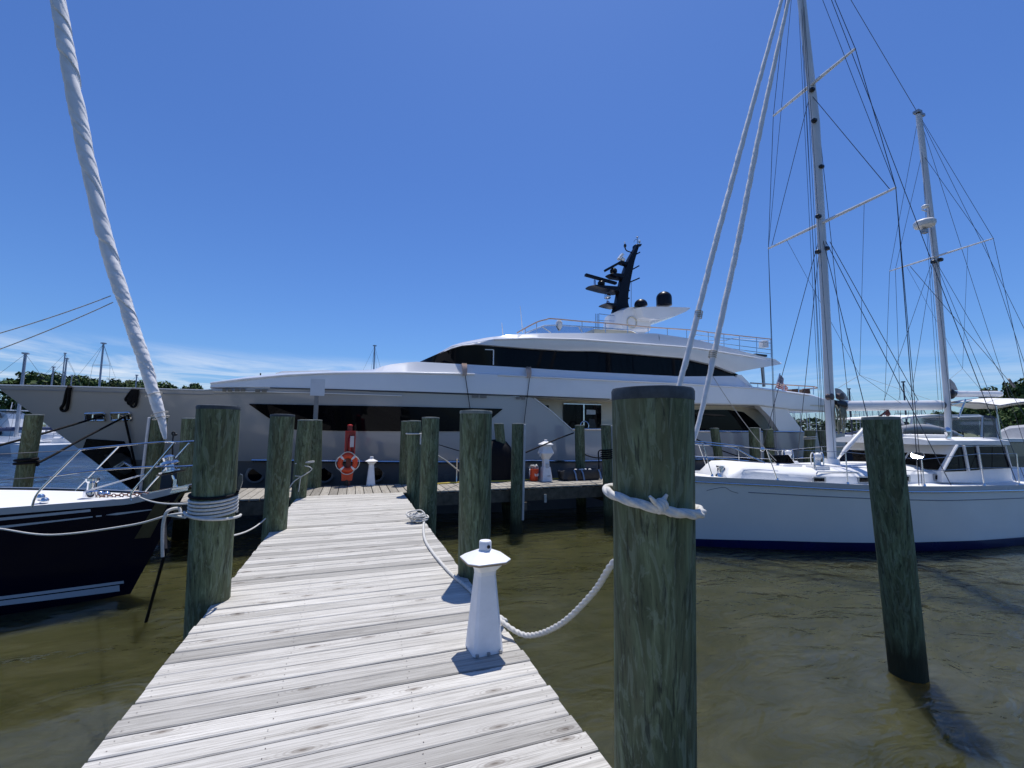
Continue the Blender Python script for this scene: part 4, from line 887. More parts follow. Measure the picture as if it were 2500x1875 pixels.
# raked front windows
F0, F1 = kf.st(kf.pl(2301, 1150, TW)), kf.st(kf.pl(2337, 1089, TW))
for t0, t1 in ((1.3, .46), (.40, -.40), (-.46, -1.3)):
    mb = MB(); P = [kf.w(F0[0] + .03, t0, F0[2] + .02), kf.w(F0[0] + .03, t1, F0[2] + .02), kf.w(F1[0] + .0, t1, F1[2] - .06), kf.w(F1[0] + .0, t0, F1[2] - .06)]; mb.prism(P, kf.e * -.05); build('front_window', mb, MGLASS, wh, smooth=0)
ra = [sp(2206, 1082, TW + .1), sp(2453, 1089, TW + .1)]
mb = MB(); A0, A1 = F1[0] - .75, kf.st(kf.pl(2455, 1089, TW))[0]; zc_ = kf.pl(2352, 1083, TW + .08).z
rows = []
for i in range(9):
    a = A0 + (A1 - A0) * i / 8; hw = (TW + .1) * (1 - .18 * (1 - i / 8) ** 2); z = zc_ + .02
    rows.append([kf.w(a, k * hw, z + dz) for k, dz in ((1, -.06), (1.0, .05), (.8, .10), (0, .14), (-.8, .10), (-1, .05), (-1, -.06))])
mb.rows(rows, closed=True, caps=True); build('roof', mb, MDECKW, wh, smooth=30)
mb = MB(); mb.box(kf.w(F1[0] + .2, .5, zc_ + .17), (.9, .8, .10), rz=math.radians(-5), bev=.02); build('roof_hatch', mb, MDECKW, wh)
mb = MB(); c = kf.w(F1[0] + .05, 1.2, zc_ + .12); mb.lathe(c, [(.06, 0), (.05, .1), (.07, .16), (.06, .26), (.02, .3)], 14); build('deck_horn', mb, MCHROME, kroot)
# hatch, ventilators, windlass
q = [kf.pl(*p, .35) for p in ((1880, 1113), (1924, 1112), (1946, 1140), (1906, 1141))]; mb = MB(); mb.prism(q, (0, .0, .02)); mb.tube(q + [q[0]], .02, 6); build('deck_hatch', mb, MGLASS, kroot, smooth=0)
c = kf.pl(1916, 1140, .3); mb = MB(); mb.box(c + Vector((0, 0, .02)), (.62, .5, .14), rz=math.radians(-5), bev=.03); build('hatch_coaming', mb, MDECKW, kroot)
for (x, y), t in (((1996, 1138), .75), ((1924, 1128), -.5)):
    c = kf.pl(x, y, t); mb = MB(); mb.box(c + Vector((0, 0, -.03)), (.42, .34, .13), rz=math.radians(-5), bev=.03); v0 = build('ventilator', mb, MDECKW, kroot)
    mb = MB(); mb.tube([c, c + Vector((0, 0, .16))], [.09, .06], 12); mb.ball(c + Vector((-.02, -.03, .24)), .095, 14); build('cowl', mb, MANOD, v0, smooth=60)
    for k in (-.16, .16):
        mb = MB(); mb.tube(cat([c + Vector((k - .1, -.1, -.05)), c + Vector((k - .08, -.1, .22)), c + Vector((k, 0, .34)), c + Vector((k + .08, .1, .22)), c + Vector((k + .1, .1, -.05))], 6), .014, 6); build('guard_hoop', mb, MSTEEL, v0)
c = kf.pl(1760, 1163, .25); mb = MB(); mb.lathe(c, [(.13, 0), (.12, .05), (.08, .08), (.08, .2), (.10, .22), (.10, .26)], 16); mb.ball(c + Vector((.14, -.05, .05)), .07, 10); build('windlass', mb, MCHROME, kroot)
mb = MB(); mb.tube([kf.w(.2, .06, kz(.2) + .06), kf.w(1.2, .1, kz(1) + .07)], .02, 6); build('chain', mb, MCHAIN, kroot)
# pulpit, stanchions, lifelines
tops = []
for top_, base, sg in (((1714, 1079), (1739, 1163), 1), ((1871, 1096), (1898, 1173), 1), ((2064, 1104), (2070, 1183), 1), ((2250, 1122), (2257, 1187), 1), ((2391, 1108), (2403, 1186), 1), ((2482, 1108), (2489, 1185), 1)):
    b0 = KB.edge(*base, -.06); tp_ = kf.pl(*top_, kf.st(b0)[1]); mb = MB(); mb.tube([b0, tp_], .013, 7); mb.lathe(b0, [(.035, 0), (.02, .06)], 8); build('stanchion', mb, MSTEEL, kroot); tops.append((b0, tp_))
for (b0, tp_) in tops[:5]:
    a, t, z = kf.st(b0); a2, t2, z2 = kf.st(tp_); mb = MB(); mb.tube([kf.w(a, -t, z), kf.w(a2, -t2, z2)], .013, 7); build('stanchion', mb, MSTEEL, kroot)
for k in (1.0, .55):
    for sg in (1, -1):
        P = []
        for b0, tp_ in tops:
            q = b0.lerp(tp_, k); a, t, z = kf.st(q); P.append(kf.w(a, t * sg, z))
        fz = P[0].z + .03; mb = MB(); mb.tube(P, .007, 5); build('lifeline', mb, MSTEEL, kroot)
        a, t, z = kf.st(P[0]); mb = MB(); mb.tube(cat([P[1].lerp(P[0], .35), P[0], kf.w(.15, sg * .34, fz), kf.w(-.12, sg * .16, fz), kf.w(-.18, 0, fz)], 5), .014, 7); build('bow_pulpit', mb, MSTEEL, kroot)
for sg in (1, -1):
    mb = MB(); mb.tube([kf.w(.35, sg * .28, kz(.3) + .05), kf.w(.15, sg * .34, tops[0][1].z + .02)], .014, 7); build('pulpit_leg', mb, MSTEEL, kroot)
mb = MB(); mb.tube(cat([kf.pl(1690, 1082, .8), kf.pl(1786, 1093, 1.0), kf.pl(1830, 1113, 1.1), kf.pl(1867, 1130, 1.2)], 5), .014, 7); build('side_rail', mb, MSTEEL, kroot)
c = kf.pl(2240, 1112, 1.0); hn = ((EYE - c).normalized() + sd).normalized(); hx = Vector((0, 0, 1)).cross(hn).normalized(); hy = hn.cross(hx)
mb = MB(); mb.lathe(c, [(.115, -.02), (.125, 0), (.115, .012), (.004, .0125)], 28, axis=hn); hl = build('sun_glint_disc', mb, MGLASSL, kroot, smooth=0)  # added disc, tilted to mirror the sun into the camera as a glint
mb = MB(); mb.torus(c, .125, .016, hn, 24, 6); mb.tube([c - hy * .12, c - hy * .12 + Vector((0, 0, -.25))], .012, 6); build('glint_disc_frame', mb, MSTEEL, hl)  # rim and stalk of the added glint disc
# masts
zc2 = kf.pl(2031, 1128).z
def mast_(name, px, r, ext, asp=.78):
    P = [kf.pl(*p) for p in px]; P.append(P[-1] + (P[-1] - P[0]).normalized() * ext) if ext else None
    mb = MB(); rows = []
    for i in range(len(P)): rows.append([P[i] + kf.e * (r * math.cos(t)) + kf.n * (r * asp * math.sin(t)) for t in [2 * PI * k / 20 for k in range(20)]])
    mb.rows(rows, closed=True, caps=True); return build(name, mb, MANOD, kroot, smooth=60), P
MM, mp = mast_('main_mast', [(2031, 1128), (2018, 800), (1991, 300), (1957, 0)], .125, 3.2)
MZ, zp = mast_('mizzen_mast', [(2318, 1130), (2313, 983), (2283, 620), (2243, 280)], .095, 0)
mb = MB(); mb.tube([kf.pl(2031, 1120), kf.pl(2031, 1136)], [.17, .2], 18); build('mast_boot', mb, MWHITE, MM)
zcap = mp[-1]
def spreader(M, mpx, xl, xr, r):
    c = kf.pl(*mpx); d = (kf.n * .98 + kf.e * .12).normalized(); A, Bp = along(c, kf.n, xl), along(c, kf.n, xr); mb = MB()
    A = c + (A - c) + kf.e * .0; mb.tube([A, c, Bp], [r * .6, r, r * .6], 8); o = build('spreader', mb, MANOD, M); return A, c, Bp
UA_, uc, UBp = spreader(MM, (1977, 210), 1888, 2088, .055)
LA_, lc, LBp = spreader(MM, (2003, 546), 1876, 2187, .05)
ZA_, zc3, ZBp = spreader(MZ, (2279, 628), 2172, 2425, .032)
def wire(name, pts, r=.009, M=None, mat=None):
    mb = MB(); mb.tube(pts, r, 5); return build(name, mb, mat or MWIRE, M or kroot)
am = kf.st(mp[0])[0]; az = kf.st(zp[0])[0]
def chain(a, sg): return KB.side(a, KB.zs(a) + .02, -.05, sg)
for sg, U_, L_ in ((1, UBp, LBp), (-1, UA_, LA_)):
    wire('shroud', [zcap, U_, L_, chain(am + .1, sg)]); wire('shroud', [zcap + Vector((0, 0, -1.0)), L_, chain(am + .18, sg)], .007)
    wire('shroud', [uc + Vector((0, 0, -.25)), L_ + kf.n * (-.12 * sg)]); wire('shroud', [lc + Vector((0, 0, -.25)), chain(am - .75, sg)]); wire('shroud', [lc + Vector((0, 0, -.25)), chain(am + 1.0, sg)])
    wire('lazy_jack', [L_.lerp(lc, .38), kf.pl(2099, 916, .25 * sg), kf.pl(2200, 985, .12 * sg)], .005); wire('lazy_jack', [kf.pl(2099, 916, .25 * sg), kf.pl(2045, 948, .1 * sg)], .005, mat=MROPED); wire('lazy_jack', [kf.pl(2099, 916, .25 * sg), kf.pl(2270, 976, .12 * sg)], .004, mat=MROPED)
for sg, Z_ in ((1, ZBp), (-1, ZA_)):
    wire('shroud', [zp[-1], Z_, chain(az + .1, sg)], .006); wire('shroud', [zp[-1].lerp(zp[0], .12), Z_.lerp(zc3, .14), chain(az + .9, sg)], .006)
    wire('shroud', [zc3, chain(az - .8, sg)], .006); wire('shroud', [zc3, chain(az + .8, sg)], .006)
    wire('lazy_jack', [Z_.lerp(zc3, .4), kf.pl(2350, 900, .2 * sg), kf.pl(2400, 958, .1 * sg)], .004); wire('lazy_jack', [kf.pl(2350, 900, .2 * sg), kf.pl(2316, 928, .08 * sg)], .004, mat=MROPED)
wire('triatic_stay', [zcap, zp[-1]], .008); wire('backstay', [zcap, kf.w(am + 3.3, -1.9, KB.zs(8) + .05)], .009); wire('backstay', [zcap, kf.w(am + 3.5, 1.9, KB.zs(8) + .05)], .009)
wire('backstay', [kf.pl(2026, 590), kf.pl(2260, 1010)], .009); wire('backstay', [zp[-1], kf.w(13.6, 0, 2.2)], .006); wire('backstay', [zp[-1], kf.w(13.2, 1.4, 2.2)], .006)
for dx, dt in ((-36, -.25), (-30, .12), (-24, -.1), (-17, .25), (9, .2), (14, -.15)):
    wire('halyard', [zcap + Vector((0, 0, -.6)) + kf.n * dt * .3, kf.pl(2031 + dx * .7, 1120, dt)], .006)
for dx, dt in ((-22, -.2), (-12, .15), (10, .1)):
    wire('halyard', [zp[-1] + Vector((0, 0, -.2)), kf.pl(2318 + dx, 1060, dt)], .005)
wire('radar_stay', [kf.pl(2222, 650, .15), kf.pl(2470, 938, .1)], .007, M=MZ)
mb = MB(); mb.tube([kf.pl(2462, 925), kf.pl(2477, 945)], .035, 8); build('block', mb, MWIRE, kroot)
# mast fittings
for px in ((1990, 532), (2010, 610), (2286, 637), (2270, 642), (1975, 225), (1980, 300), (1997, 412), (1989, 618)):
    mb = MB(); c = kf.pl(*px) + kf.n * .1; mb.box(c, (.14, .12, .10), bev=.02); build('mast_bracket', mb, MBLACK, MM if px[0] < 2100 else MZ)
for px in ((2009, 970), (2034, 969)):
    mb = MB(); mb.lathe(kf.pl(*px) + kf.n * .12, [(.05, 0), (.09, .02), (.07, .1), (.09, .14), (.03, .16)], 14, axis=kf.n); build('winch', mb, simple('dark_winch', (.10, .08, .08), .4, .5) if px[0] < 2020 else bpy.data.materials['dark_winch'], MM)
for px in ((2240, 274), (2247, 282)):
    mb = MB(); mb.box(kf.pl(*px), (.2, .16, .08)); build('masthead_fitting', mb, MGALV, MZ)
c = kf.pl(2247, 553); mb = MB(); mb.lathe(c + kf.e * -.06 + kf.n * .15, [(.05, -.1), (.24, -.08), (.27, -.02), (.27, .06), (.22, .11), (.03, .13)], 26); build('radar_dome', mb, MANOD, MZ, smooth=40)
mb = MB(); mb.box(c + Vector((0, 0, -.2)) + kf.n * .1, (.16, .12, .12)); mb.tube([c + Vector((0, 0, -.12)) + kf.n * .1, c + kf.e * .2 + Vector((0, 0, -.15))], .04, 8); build('radar_bracket', mb, MGALV, MZ)
mb = MB(); mb.ball(kf.pl(2250, 508) + kf.n * .1, .1, 12, .6); mb.tube([kf.pl(2250, 512), kf.pl(2262, 516)], .02, 6); build('mast_light', mb, MANOD, MZ)
# booms
def boom(name, a, b2, r, M):
    A, Bp = kf.pl(*a), kf.pl(*b2); mb = MB(); mb.tube([A, A.lerp(Bp, .5), Bp], r, 16, shape=lambda t, s, i: 1.0 + .14 * abs(math.cos(t))); o = build(name, mb, MANOD, M, smooth=60); d = (Bp - A).normalized()
    mb = MB(); mb.tube([Bp - d * .02, Bp + d * .07], [r * 1.1, r * .95], 16); build('end_cap', mb, MBLACK if 'main' in name else MANOD, o); return o
bo = boom('main_boom', (2060, 991), (2296, 989), .125, MM); boom('mizzen_boom', (2328, 962), (2438, 962), .085, MZ)
mb = MB(); mb.tube([kf.pl(2036, 985), kf.pl(2058, 990)], [.10, .13], 14); build('gooseneck', mb, MBLACK, MM)
mb = MB(); mb.tube([kf.pl(2318, 958), kf.pl(2328, 962)], [.08, .1], 12); mb.ball(kf.pl(2321, 962), .12, 12, 1.3); build('gooseneck', mb, MBLACK, MZ)
mb = MB(); P = [kf.pl(*p) for p in ((2038, 948), (2048, 951), (2060, 962), (2068, 977), (2052, 979), (2040, 972))]; mb.prism(P, kf.n * .05); build('sail_clew', mb, MCANVAS, MM, smooth=30)
mb = MB(); P = [kf.pl(*p) for p in ((2316, 926), (2326, 936), (2334, 953), (2318, 953))]; mb.prism(P, kf.n * .05); build('sail_clew', mb, MCANVAS, MZ, smooth=30)
mb = MB(); rnd = random.Random(5)
for i in range(16):
    x = 2041 + rnd.random() * 22; y1 = 1010 + rnd.random() * 52
    L = cat([kf.pl(x - 3, 988, .05), kf.pl(x - 4 + rnd.random() * 4, (988 + y1) / 2, .1 + rnd.random() * .1), kf.pl(x + 1, y1, .12), kf.pl(x + 5, (988 + y1) / 2, .1), kf.pl(x + 2, 990, .05)], 5); mb.tube(L, .011, 5)
build('halyard_coil', mb, simple('khaki_rope', (.26, .25, .18), .9, var=.25, scale=30), MM)
mb = MB(); mb.tube([kf.pl(2053, 1111), kf.pl(2066, 1095), kf.pl(2110, 1047)], [.03, .06, .06], 10); build('boom_vang', mb, MANOD, MM)
mb = MB(); mb.tube([kf.pl(2168, 1002, .05), kf.pl(2146, 1018, .05)], .03, 6); mb.ball(kf.pl(2167, 1009), .06, 8, 1.6); build('boom_block', mb, simple('maroon_block', (.12, .03, .03), .5), bo)
# bimini over the aft cockpit
mb = MB(); rows = []
for i in range(9):
    x = 2322 + (2540 - 2322) * i / 8; c = kf.pl(x, 983 - 9 * math.sin(PI * min(1, i / 6)), 0); rows.append([c + kf.n * k * 1.1 + Vector((0, 0, -.16 * k * k)) for k in (-1, -.6, 0, .6, 1)])
mb.rows(rows); mb.rows([[p + Vector((0, 0, .03)) for p in r] for r in rows]); bi = build('bimini', mb, MCANW, kroot, smooth=60)
for a, b2 in (((2358, 975), (2340, 1020)), ((2322, 988), (2372, 978)), ((2430, 985), (2445, 1080))):
    mb = MB(); mb.tube([kf.pl(*a, .9), kf.pl(*b2, .9)], .02, 6); build('bimini_pole', mb, MSTEEL, bi)
# furled headsails
def hs(px, r, seed):
    P = [kf.pl(*p) for p in px]; P.append(P[-1] + (P[-1] - P[-2]).normalized() * 2.2); return build('furled_sail', furled(cat(P, 5), lambda t: r * lerp_line([(0, .45), (.03, .8), (.15, 1.0), (.5, 1.0), (1, .55)], t)[0], seed, .26, 30, .045, .3, .8), MSAIL, kroot, smooth=38)
f1 = hs([(1603, 1120), (1660, 935), (1700, 780), (1745, 600), (1820, 320), (1908, 0)], .074, 2.0)
f2 = hs([(1690, 1090), (1709, 1020), (1736, 900), (1765, 760), (1800, 600), (1855, 320), (1925, 0)], .074, 9.0)
for o_, px in ((f1, (1704, 775)), (f2, (1739, 872))):
    mb = MB(); c = kf.pl(*px)
    for k in range(4): mb.torus(c + Vector((.012 * k, 0, .05 * k)), .09, .014, (.25, 0, 1), 16, 5)
    build('sail_tie', mb, MROPED, o_)
mb = MB(); c = kf.pl(1597, 1145); mb.lathe(c, [(.02, -.05), (.11, -.04), (.11, 0), (.05, .02), (.05, .1), (.1, .12), (.04, .2)], 16); build('furler_drum', mb, MSTEEL, kroot)
mb = MB(); c = kf.pl(1679, 1140); mb.lathe(c, [(.02, -.05), (.10, -.04), (.10, 0), (.05, .02), (.05, .1), (.09, .12), (.04, .2)], 16); build('furler_drum', mb, MSTEEL, kroot)
wire('forestay', [kf.pl(1679, 1155), kf.pl(1690, 1090)], .012); wire('sheet', sag(kf.pl(1738, 915), kf.pl(1895, 1125, .8), .12), .009, mat=MROPED); wire('sheet', [kf.pl(1662, 945), kf.pl(1680, 960)], .009, mat=MROPED)
mb = MB(); mb.ball(kf.pl(1861, 1097, 1.2), .05, 12); build('block', mb, MCHROME, kroot)
# ------------------------------------------------------------------ dock lights, life ring station, sign, bucket, bag
def sq(h, c, z, o, k=1.0):            # square with cut corners
    P = [(-h + c, -h), (h - c, -h), (h, -h + c), (h, h - c), (h - c, h), (-h + c, h), (-h, h - c), (-h, -h + c)]
    a = .06; return [Vector((o[0] + x * math.cos(a) - y * math.sin(a), o[1] + x * math.sin(a) + y * math.cos(a), o[2] + z)) for x, y in P]
MPLY = simple('cap_plywood_edge', (.33, .24, .15), .7, var=.3, scale=30)
def dock_light(label, o, big=1.0, H=.775):
    o = Vector(o); t = thing('dock_light', label, 'dock light', o, 'white lighthouse shaped dock lights'); s = big; h = H - .075
    mb = MB(); mb.rows([sq(.115 * s, .022, .0, o), sq(.112 * s, .022, .012, o), sq(.068 * s, .016, h * .735, o), sq(.066 * s, .016, h * .75, o)], closed=True, caps=True); bd = build('body', mb, MWOODW, t, smooth=20)
    mb = MB(); mb.rows([sq(.067 * s, .016, h * .75, o), sq(.069 * s, .016, h * .79, o), sq(.128 * s, .03, h * .885, o)], closed=True, caps=True); build('flared_head', mb, MWOODW, t, smooth=20)
    mb = MB(); mb.rows([sq(.162 * s, .062, h * .885, o), sq(.163 * s, .062, h * .903, o)], closed=True, caps=True); build('cap_edge', mb, MPLY, t, smooth=20)
    mb = MB(); mb.rows([sq(.164 * s, .062, h * .904, o), sq(.164 * s, .062, h * .912, o), sq(.04 * s, .014, h * .998, o)], closed=True, caps=True); build('cap', mb, MWOODW, t, smooth=20)
    mb = MB(); mb.lathe(o + Vector((0, 0, h * .985)), [(.046 * s, 0), (.046 * s, .066), (.042 * s, .072)], 20); kn = build('knob', mb, MWOODW, t, smooth=35)
    mb = MB(); d = Vector((.02, -1, 0)).normalized(); mb.lathe(o + Vector((0.012, -.045 * s, h * .985 + .036)), [(.013, 0), (.013, .004)], 12, axis=d); build('lens', mb, MBLACK, kn)
    mb = MB()
    for x in (-.085, .0, .09): mb.box(o + Vector((x, -.118 * s + x * .06, .012)), (.02, .02, .02))
    build('foot_screw', mb, MGALV, bd, smooth=0); return t
LP = on_z(1182, 1592, DECK); LP = (0.965, 3.245, DECK)
dock_light('small white lighthouse shaped dock light near the camera on the finger dock', LP)
dock_light('white dock light beside the orange life ring', (.52, 12.93, DECK), 1.0, .80)
# taller power pedestal
o = Vector((5.62, 12.5, DECK)); t = thing('power_pedestal', 'tall white power pedestal beside the orange bucket', 'power pedestal', o)
mb = MB(); mb.rows([sq(.17, .04, 0, o), sq(.165, .04, .03, o), sq(.12, .03, .42, o)], closed=True, caps=True); b0 = build('base', mb, MWOODW, t, smooth=20)
mb = MB(); mb.rows([sq(.095, .025, .42, o), sq(.09, .025, .66, o), sq(.20, .04, .84, o), sq(.14, .03, 1.03, o), sq(.14, .03, 1.08, o)], closed=True, caps=True); hd = build('head', mb, MWOODW, t, smooth=20)
mb = MB(); mb.rows([sq(.20, .07, 1.08, o), sq(.20, .07, 1.11, o), sq(.05, .015, 1.20, o)], closed=True, caps=True); build('cap', mb, MWOODW, t, smooth=20)
mb = MB(); mb.lathe(o + Vector((0, 0, 1.19)), [(.05, 0), (.05, .05), (.04, .06)], 14); build('knob', mb, MWOODW, t)
mb = MB(); mb.box(o + Vector((-.21, -.07, .80)), (.05, .1, .12), bev=.01); mb.box(o + Vector((.0, -.11, .46)), (.09, .05, .14), bev=.01); build('socket_cover', mb, MPVC, hd, smooth=0)
mb = MB(); mb.box(o + Vector((.03, -.172, .16)), (.1, .01, .012)); build('label_plate', mb, MSEAM, b0, smooth=0)
# safety station
o = Vector((-.08, 12.98, DECK)); t = thing('safety_station', 'red post and fire extinguisher box behind the end of the finger dock', 'safety station', o)
mb = MB(); mb.box(o + Vector((0, .04, .82)), (.13, .09, 1.64), bev=.01); build('post', mb, simple('red_brown_post', (.16, .045, .03), .6, var=.25, scale=8), t, smooth=0)
mb = MB(); mb.lathe(o + Vector((0, .04, 1.62)), [(.075, 0), (.07, .03), (.03, .05)], 12); build('post_top', mb, MRED, t)
bx = MB(); c = o + Vector((.02, -.06, 1.18))
bx.box(c + Vector((0, .06, 0)), (.27, .02, .62)); bx.box(c + Vector((-.125, 0, 0)), (.022, .12, .62)); bx.box(c + Vector((.125, 0, 0)), (.022, .12, .62)); bx.box(c + Vector((0, 0, .30)), (.272, .122, .024)); bx.box(c + Vector((0, 0, -.30)), (.272, .122, .024)); cb_ = build('extinguisher_box', bx, MRED, t, smooth=0)
mb = MB(); mb.box(c + Vector((.05, -.052, .02)), (.10, .004, .30)); build('decal', mb, simple('white_decal', (.55, .50, .5), .4), cb_, smooth=0)
mb = MB(); mb.lathe(c + Vector((0, .01, -.26)), [(.05, 0), (.06, .02), (.06, .36), (.03, .42), (.02, .46)], 14); mb.box(c + Vector((.02, .0, .22)), (.09, .03, .03)); build('extinguisher', mb, simple('extinguisher_body', (.30, .02, .02), .25), cb_, smooth=40)
mb = MB(); mb.prism([o + Vector(p) for p in ((-.16, -.02, .14), (.11, -.02, .14), (.14, -.02, .42), (-.17, -.02, .42))], (0, .05, 0)); build('ring_bracket', mb, MORANGE, t, smooth=0)
mb = MB(); mb.tube([o + Vector((-.03, .02, 0)), o + Vector((-.03, .02, .16))], .05, 10); build('post_foot', mb, MBLACK, t)
rc = o + Vector((-.02, -.10, .62)); rg = thing('life_ring', 'orange life ring with white bands and a grab line, hung on the red post', 'life ring', rc)
mb = MB(); mb.torus(rc, .195, .066, (0, 1, 0), 40, 12, sq=.75); build('ring', mb, MORANGE, rg, smooth=60)
MBAND = simple('white_band', (.75, .74, .74), .5, var=.06)
for k in range(4):
    a = PI / 4 + k * PI / 2; mb = MB(); mb.torus(rc, .195, .069, (0, 1, 0), 6, 12, a - .13, a + .13, sq=.76); build('reflective_band', mb, MBAND, rg, smooth=60)
P = []
for k in range(4):
    a = PI / 4 + k * PI / 2
    for j in range(6):
        q = a + PI / 2 * j / 6; R_ = .262 + .04 * math.sin(PI * j / 6); P.append(rc + Vector((math.cos(q) * R_, -.03, math.sin(q) * R_)))
mb = MB(); mb.tube(cat(P + [P[0]], 2), .012, 6); build('grab_line', mb, MROPE, rg)
# sign seen from behind
o = Vector((-.97, 13.2, DECK)); sg = thing('signpost', 'pale sign panel seen from the back on a grey post above the pilings', 'sign', o)
tp = at_depth(774, 928, (o - EYE).dot(FW)); mb = MB(); mb.box((o + Vector((tp.x, tp.y, tp.z))) / 2, (.11, .09, tp.z - DECK), bev=.01); build('post', mb, simple('grey_post', (.22, .215, .21), .6, .2), sg, smooth=0)
c = at_depth(775, 945, (o - EYE).dot(FW)) + Vector((0, .08, 0)); mb = MB(); mb.box(c, (.36, .012, .46), bev=.004); build('panel', mb, simple('sign_back', (.60, .63, .68), .4, var=.06), sg, smooth=0)
# bucket
o = on_z(1311, 1174, DECK); o = Vector((5.25, 12.55, DECK)); t = thing('bucket', 'orange bucket heaped with white line beside the power pedestal', 'bucket', o)
mb = MB(); mb.lathe(o, [(.115, 0), (.12, .01), (.145, .33), (.152, .335), (.152, .36), (.14, .36)], 22); build('pail', mb, MORANGE, t, smooth=40)
mb = MB()
for x in (-.05, -.02, .02, .05): mb.box(o + Vector((x + .03, -.1355, .17 + abs(x) * .6)), (.02, .006, .07))
build('printed_mark', mb, MBAND, t, smooth=0)
mb = MB(); mb.tube(cat([o + Vector(p) for p in ((-.15, 0, .33), (-.19, -.06, .24), (-.17, -.08, .14))], 5), .006, 5); build('handle', mb, MSTEEL, t)
rnd = random.Random(3); P = [o + Vector((rnd.uniform(-.13, .13), rnd.uniform(-.11, .11), .36 + rnd.uniform(0, .13))) for _ in range(26)]
rope('heap of white line spilling from the orange bucket', cat(P + [o + Vector((-.17, -.08, .34)), o + Vector((-.18, -.1, .2))], 5), .014, MROPE, 7)
# long black bag with blue straps
o = Vector((6.75, 12.45, DECK)); t = thing('storage_bag', 'long black open bag with blue straps lying on the cross dock', 'bag', o)
mb = MB(); rows = []
for z, k in ((0, .92), (.06, 1.0), (.2, 1.02), (.30, 1.05), (.33, 1.0), (.24, .9)):
    row = []
    for j in range(40):
        a = 2 * PI * j / 40; x, y = math.cos(a), math.sin(a); e = .34; X = math.copysign(abs(x) ** e, x) * .66; Y = math.copysign(abs(y) ** e, y) * .24
        n = noise.noise(Vector((X * 5, Y * 5, z * 6))) * .035; row.append(o + Vector((X * k + n, Y * k + n, z + (n * 1.4 if z > .2 else 0))))
    rows.append(row)
mb.rows(rows, closed=True, caps=True); bgp = build('bag_body', mb, simple('black_tarpaulin', (.018, .02, .026), .45, var=.3, scale=10, bump=.004), t, smooth=40)
MBLU = simple('blue_strap', (.12, .22, .42), .6)
for x in (-.28, -.02, .58):
    mb = MB(); P = [o + Vector(p) for p in ((x - .06, -.25, .33), (x - .02, -.275, .22), (x, -.275, .12), (x + .03, -.265, .01))]; mb.rows([[p for p in P], [p + Vector((.05, 0, 0)) for p in P]]); mb.rows([[p + Vector((0, -.006, 0)) for p in P], [p + Vector((.05, -.006, 0)) for p in P]]); build('strap', mb, MBLU, t, smooth=60)
mb = MB()
for i in range(5): mb.ball(o + Vector((-.1 + i * .12, rnd.uniform(-.08, .08), .31)), .05, 8, .5)
build('folded_liner', mb, MCANW, t)
# chrome boarding posts, red box, yellow hose
for u, lb in ((1.95, 'slim chrome boarding post on the cross dock, left of the pair'), (2.92, 'slim chrome boarding post on the cross dock, next to the thick piling')):
    mb = MB(); c = Vector((u, 12.85, DECK)); mb.lathe(c, [(.05, 0), (.03, .03), (.022, .05), (.022, .66), (.03, .67), (.03, .70), (.01, .72)], 12); tag(build('boarding_post', mb, MSTEEL, smooth=40), lb, 'post', 'chrome boarding posts')
mb = MB(); mb.box((1.32 + .45, 12.7, DECK + .07), (.34, .26, .14), bev=.02); tag(build('tool_box', mb, simple('dark_red_box', (.20, .02, .03), .45), smooth=0), 'small dark red box between the pilings at the right dock corner', 'box')
MHOSE = simple('yellow_hose', (.55, .42, .05), .5, var=.1)
rope('yellow hose lying along the far edge of the cross dock', cat([(2.0, 12.55, 1.17), (1.9, 12.3, 1.17), (2.1, 12.2, 1.17), (2.3, 12.55, 1.17), (3.2, 12.72, 1.17), (4.4, 12.62, 1.17), (5.2, 12.74, 1.17), (6.0, 12.72, 1.17), (7.4, 12.76, 1.17)], 8), .022, MHOSE, name='hose')
rope('thin grey line trailing along the near edge of the cross dock', cat([(3.2, 11.6, 1.165), (4.2, 11.45, 1.165), (5.0, 11.5, 1.165), (6.0, 11.42, 1.165), (7.0, 11.55, 1.165)], 6), .01, MROPED)

# ------------------------------------------------------------------ ropes
G_ = 'white mooring lines'
P = []
rnd = random.Random(11)
cc = on_z(1020, 1275, DECK)
for i in range(150):
    a = i * .52; R_ = .078 + .045 * math.sin(i * .37) + .02 * rnd.random(); z = .02 + .10 * i / 150 + .03 * rnd.random(); P.append(cc + Vector((math.cos(a) * R_ * 1.15 + (.02 if i < 75 else -.02), math.sin(a) * R_, z)))
for q in ((-.16, -.02, .12), (-.19, .04, .15), (-.12, .08, .17), (-.05, .02, .19), (.05, .1, .18), (.1, .0, .15), (.13, -.06, .06)): P.append(cc + Vector(q))
def oz(x, y, h=.018): return on_z(x, y, DECK + h)
tail = [oz(1036, 1272), oz(1034, 1290), oz(1038, 1318), oz(1056, 1348), oz(1084, 1382), oz(1114, 1412), oz(1140, 1433)]
end = [oz(1163, 1457, .02), Vector((1.19, 3.75, DECK + .03)), Vector((1.26, 3.62, DECK - .0))]
mid = [on_v(1222, 1515, 3.42), on_v(1285, 1551, 3.18), on_v(1366, 1525, 2.82), on_v(1447, 1448, 2.48), on_v(1492, 1380, 2.26)]
rope('coiled white line at the dock edge', cat(P, 3), .0125, MROPE, 8, group=G_, name='mooring_rope')
rope('white twisted rope running from the coil down the dock and up to the foreground piling', cat([cc + Vector((.12, -.05, .04))] + tail + end + mid + [mid[-1] + Vector((.05, -.06, .07)), mid[-1] + Vector((.12, -.10, .12))], 8), .018, MROPE, 18, tw=.05, group=G_)
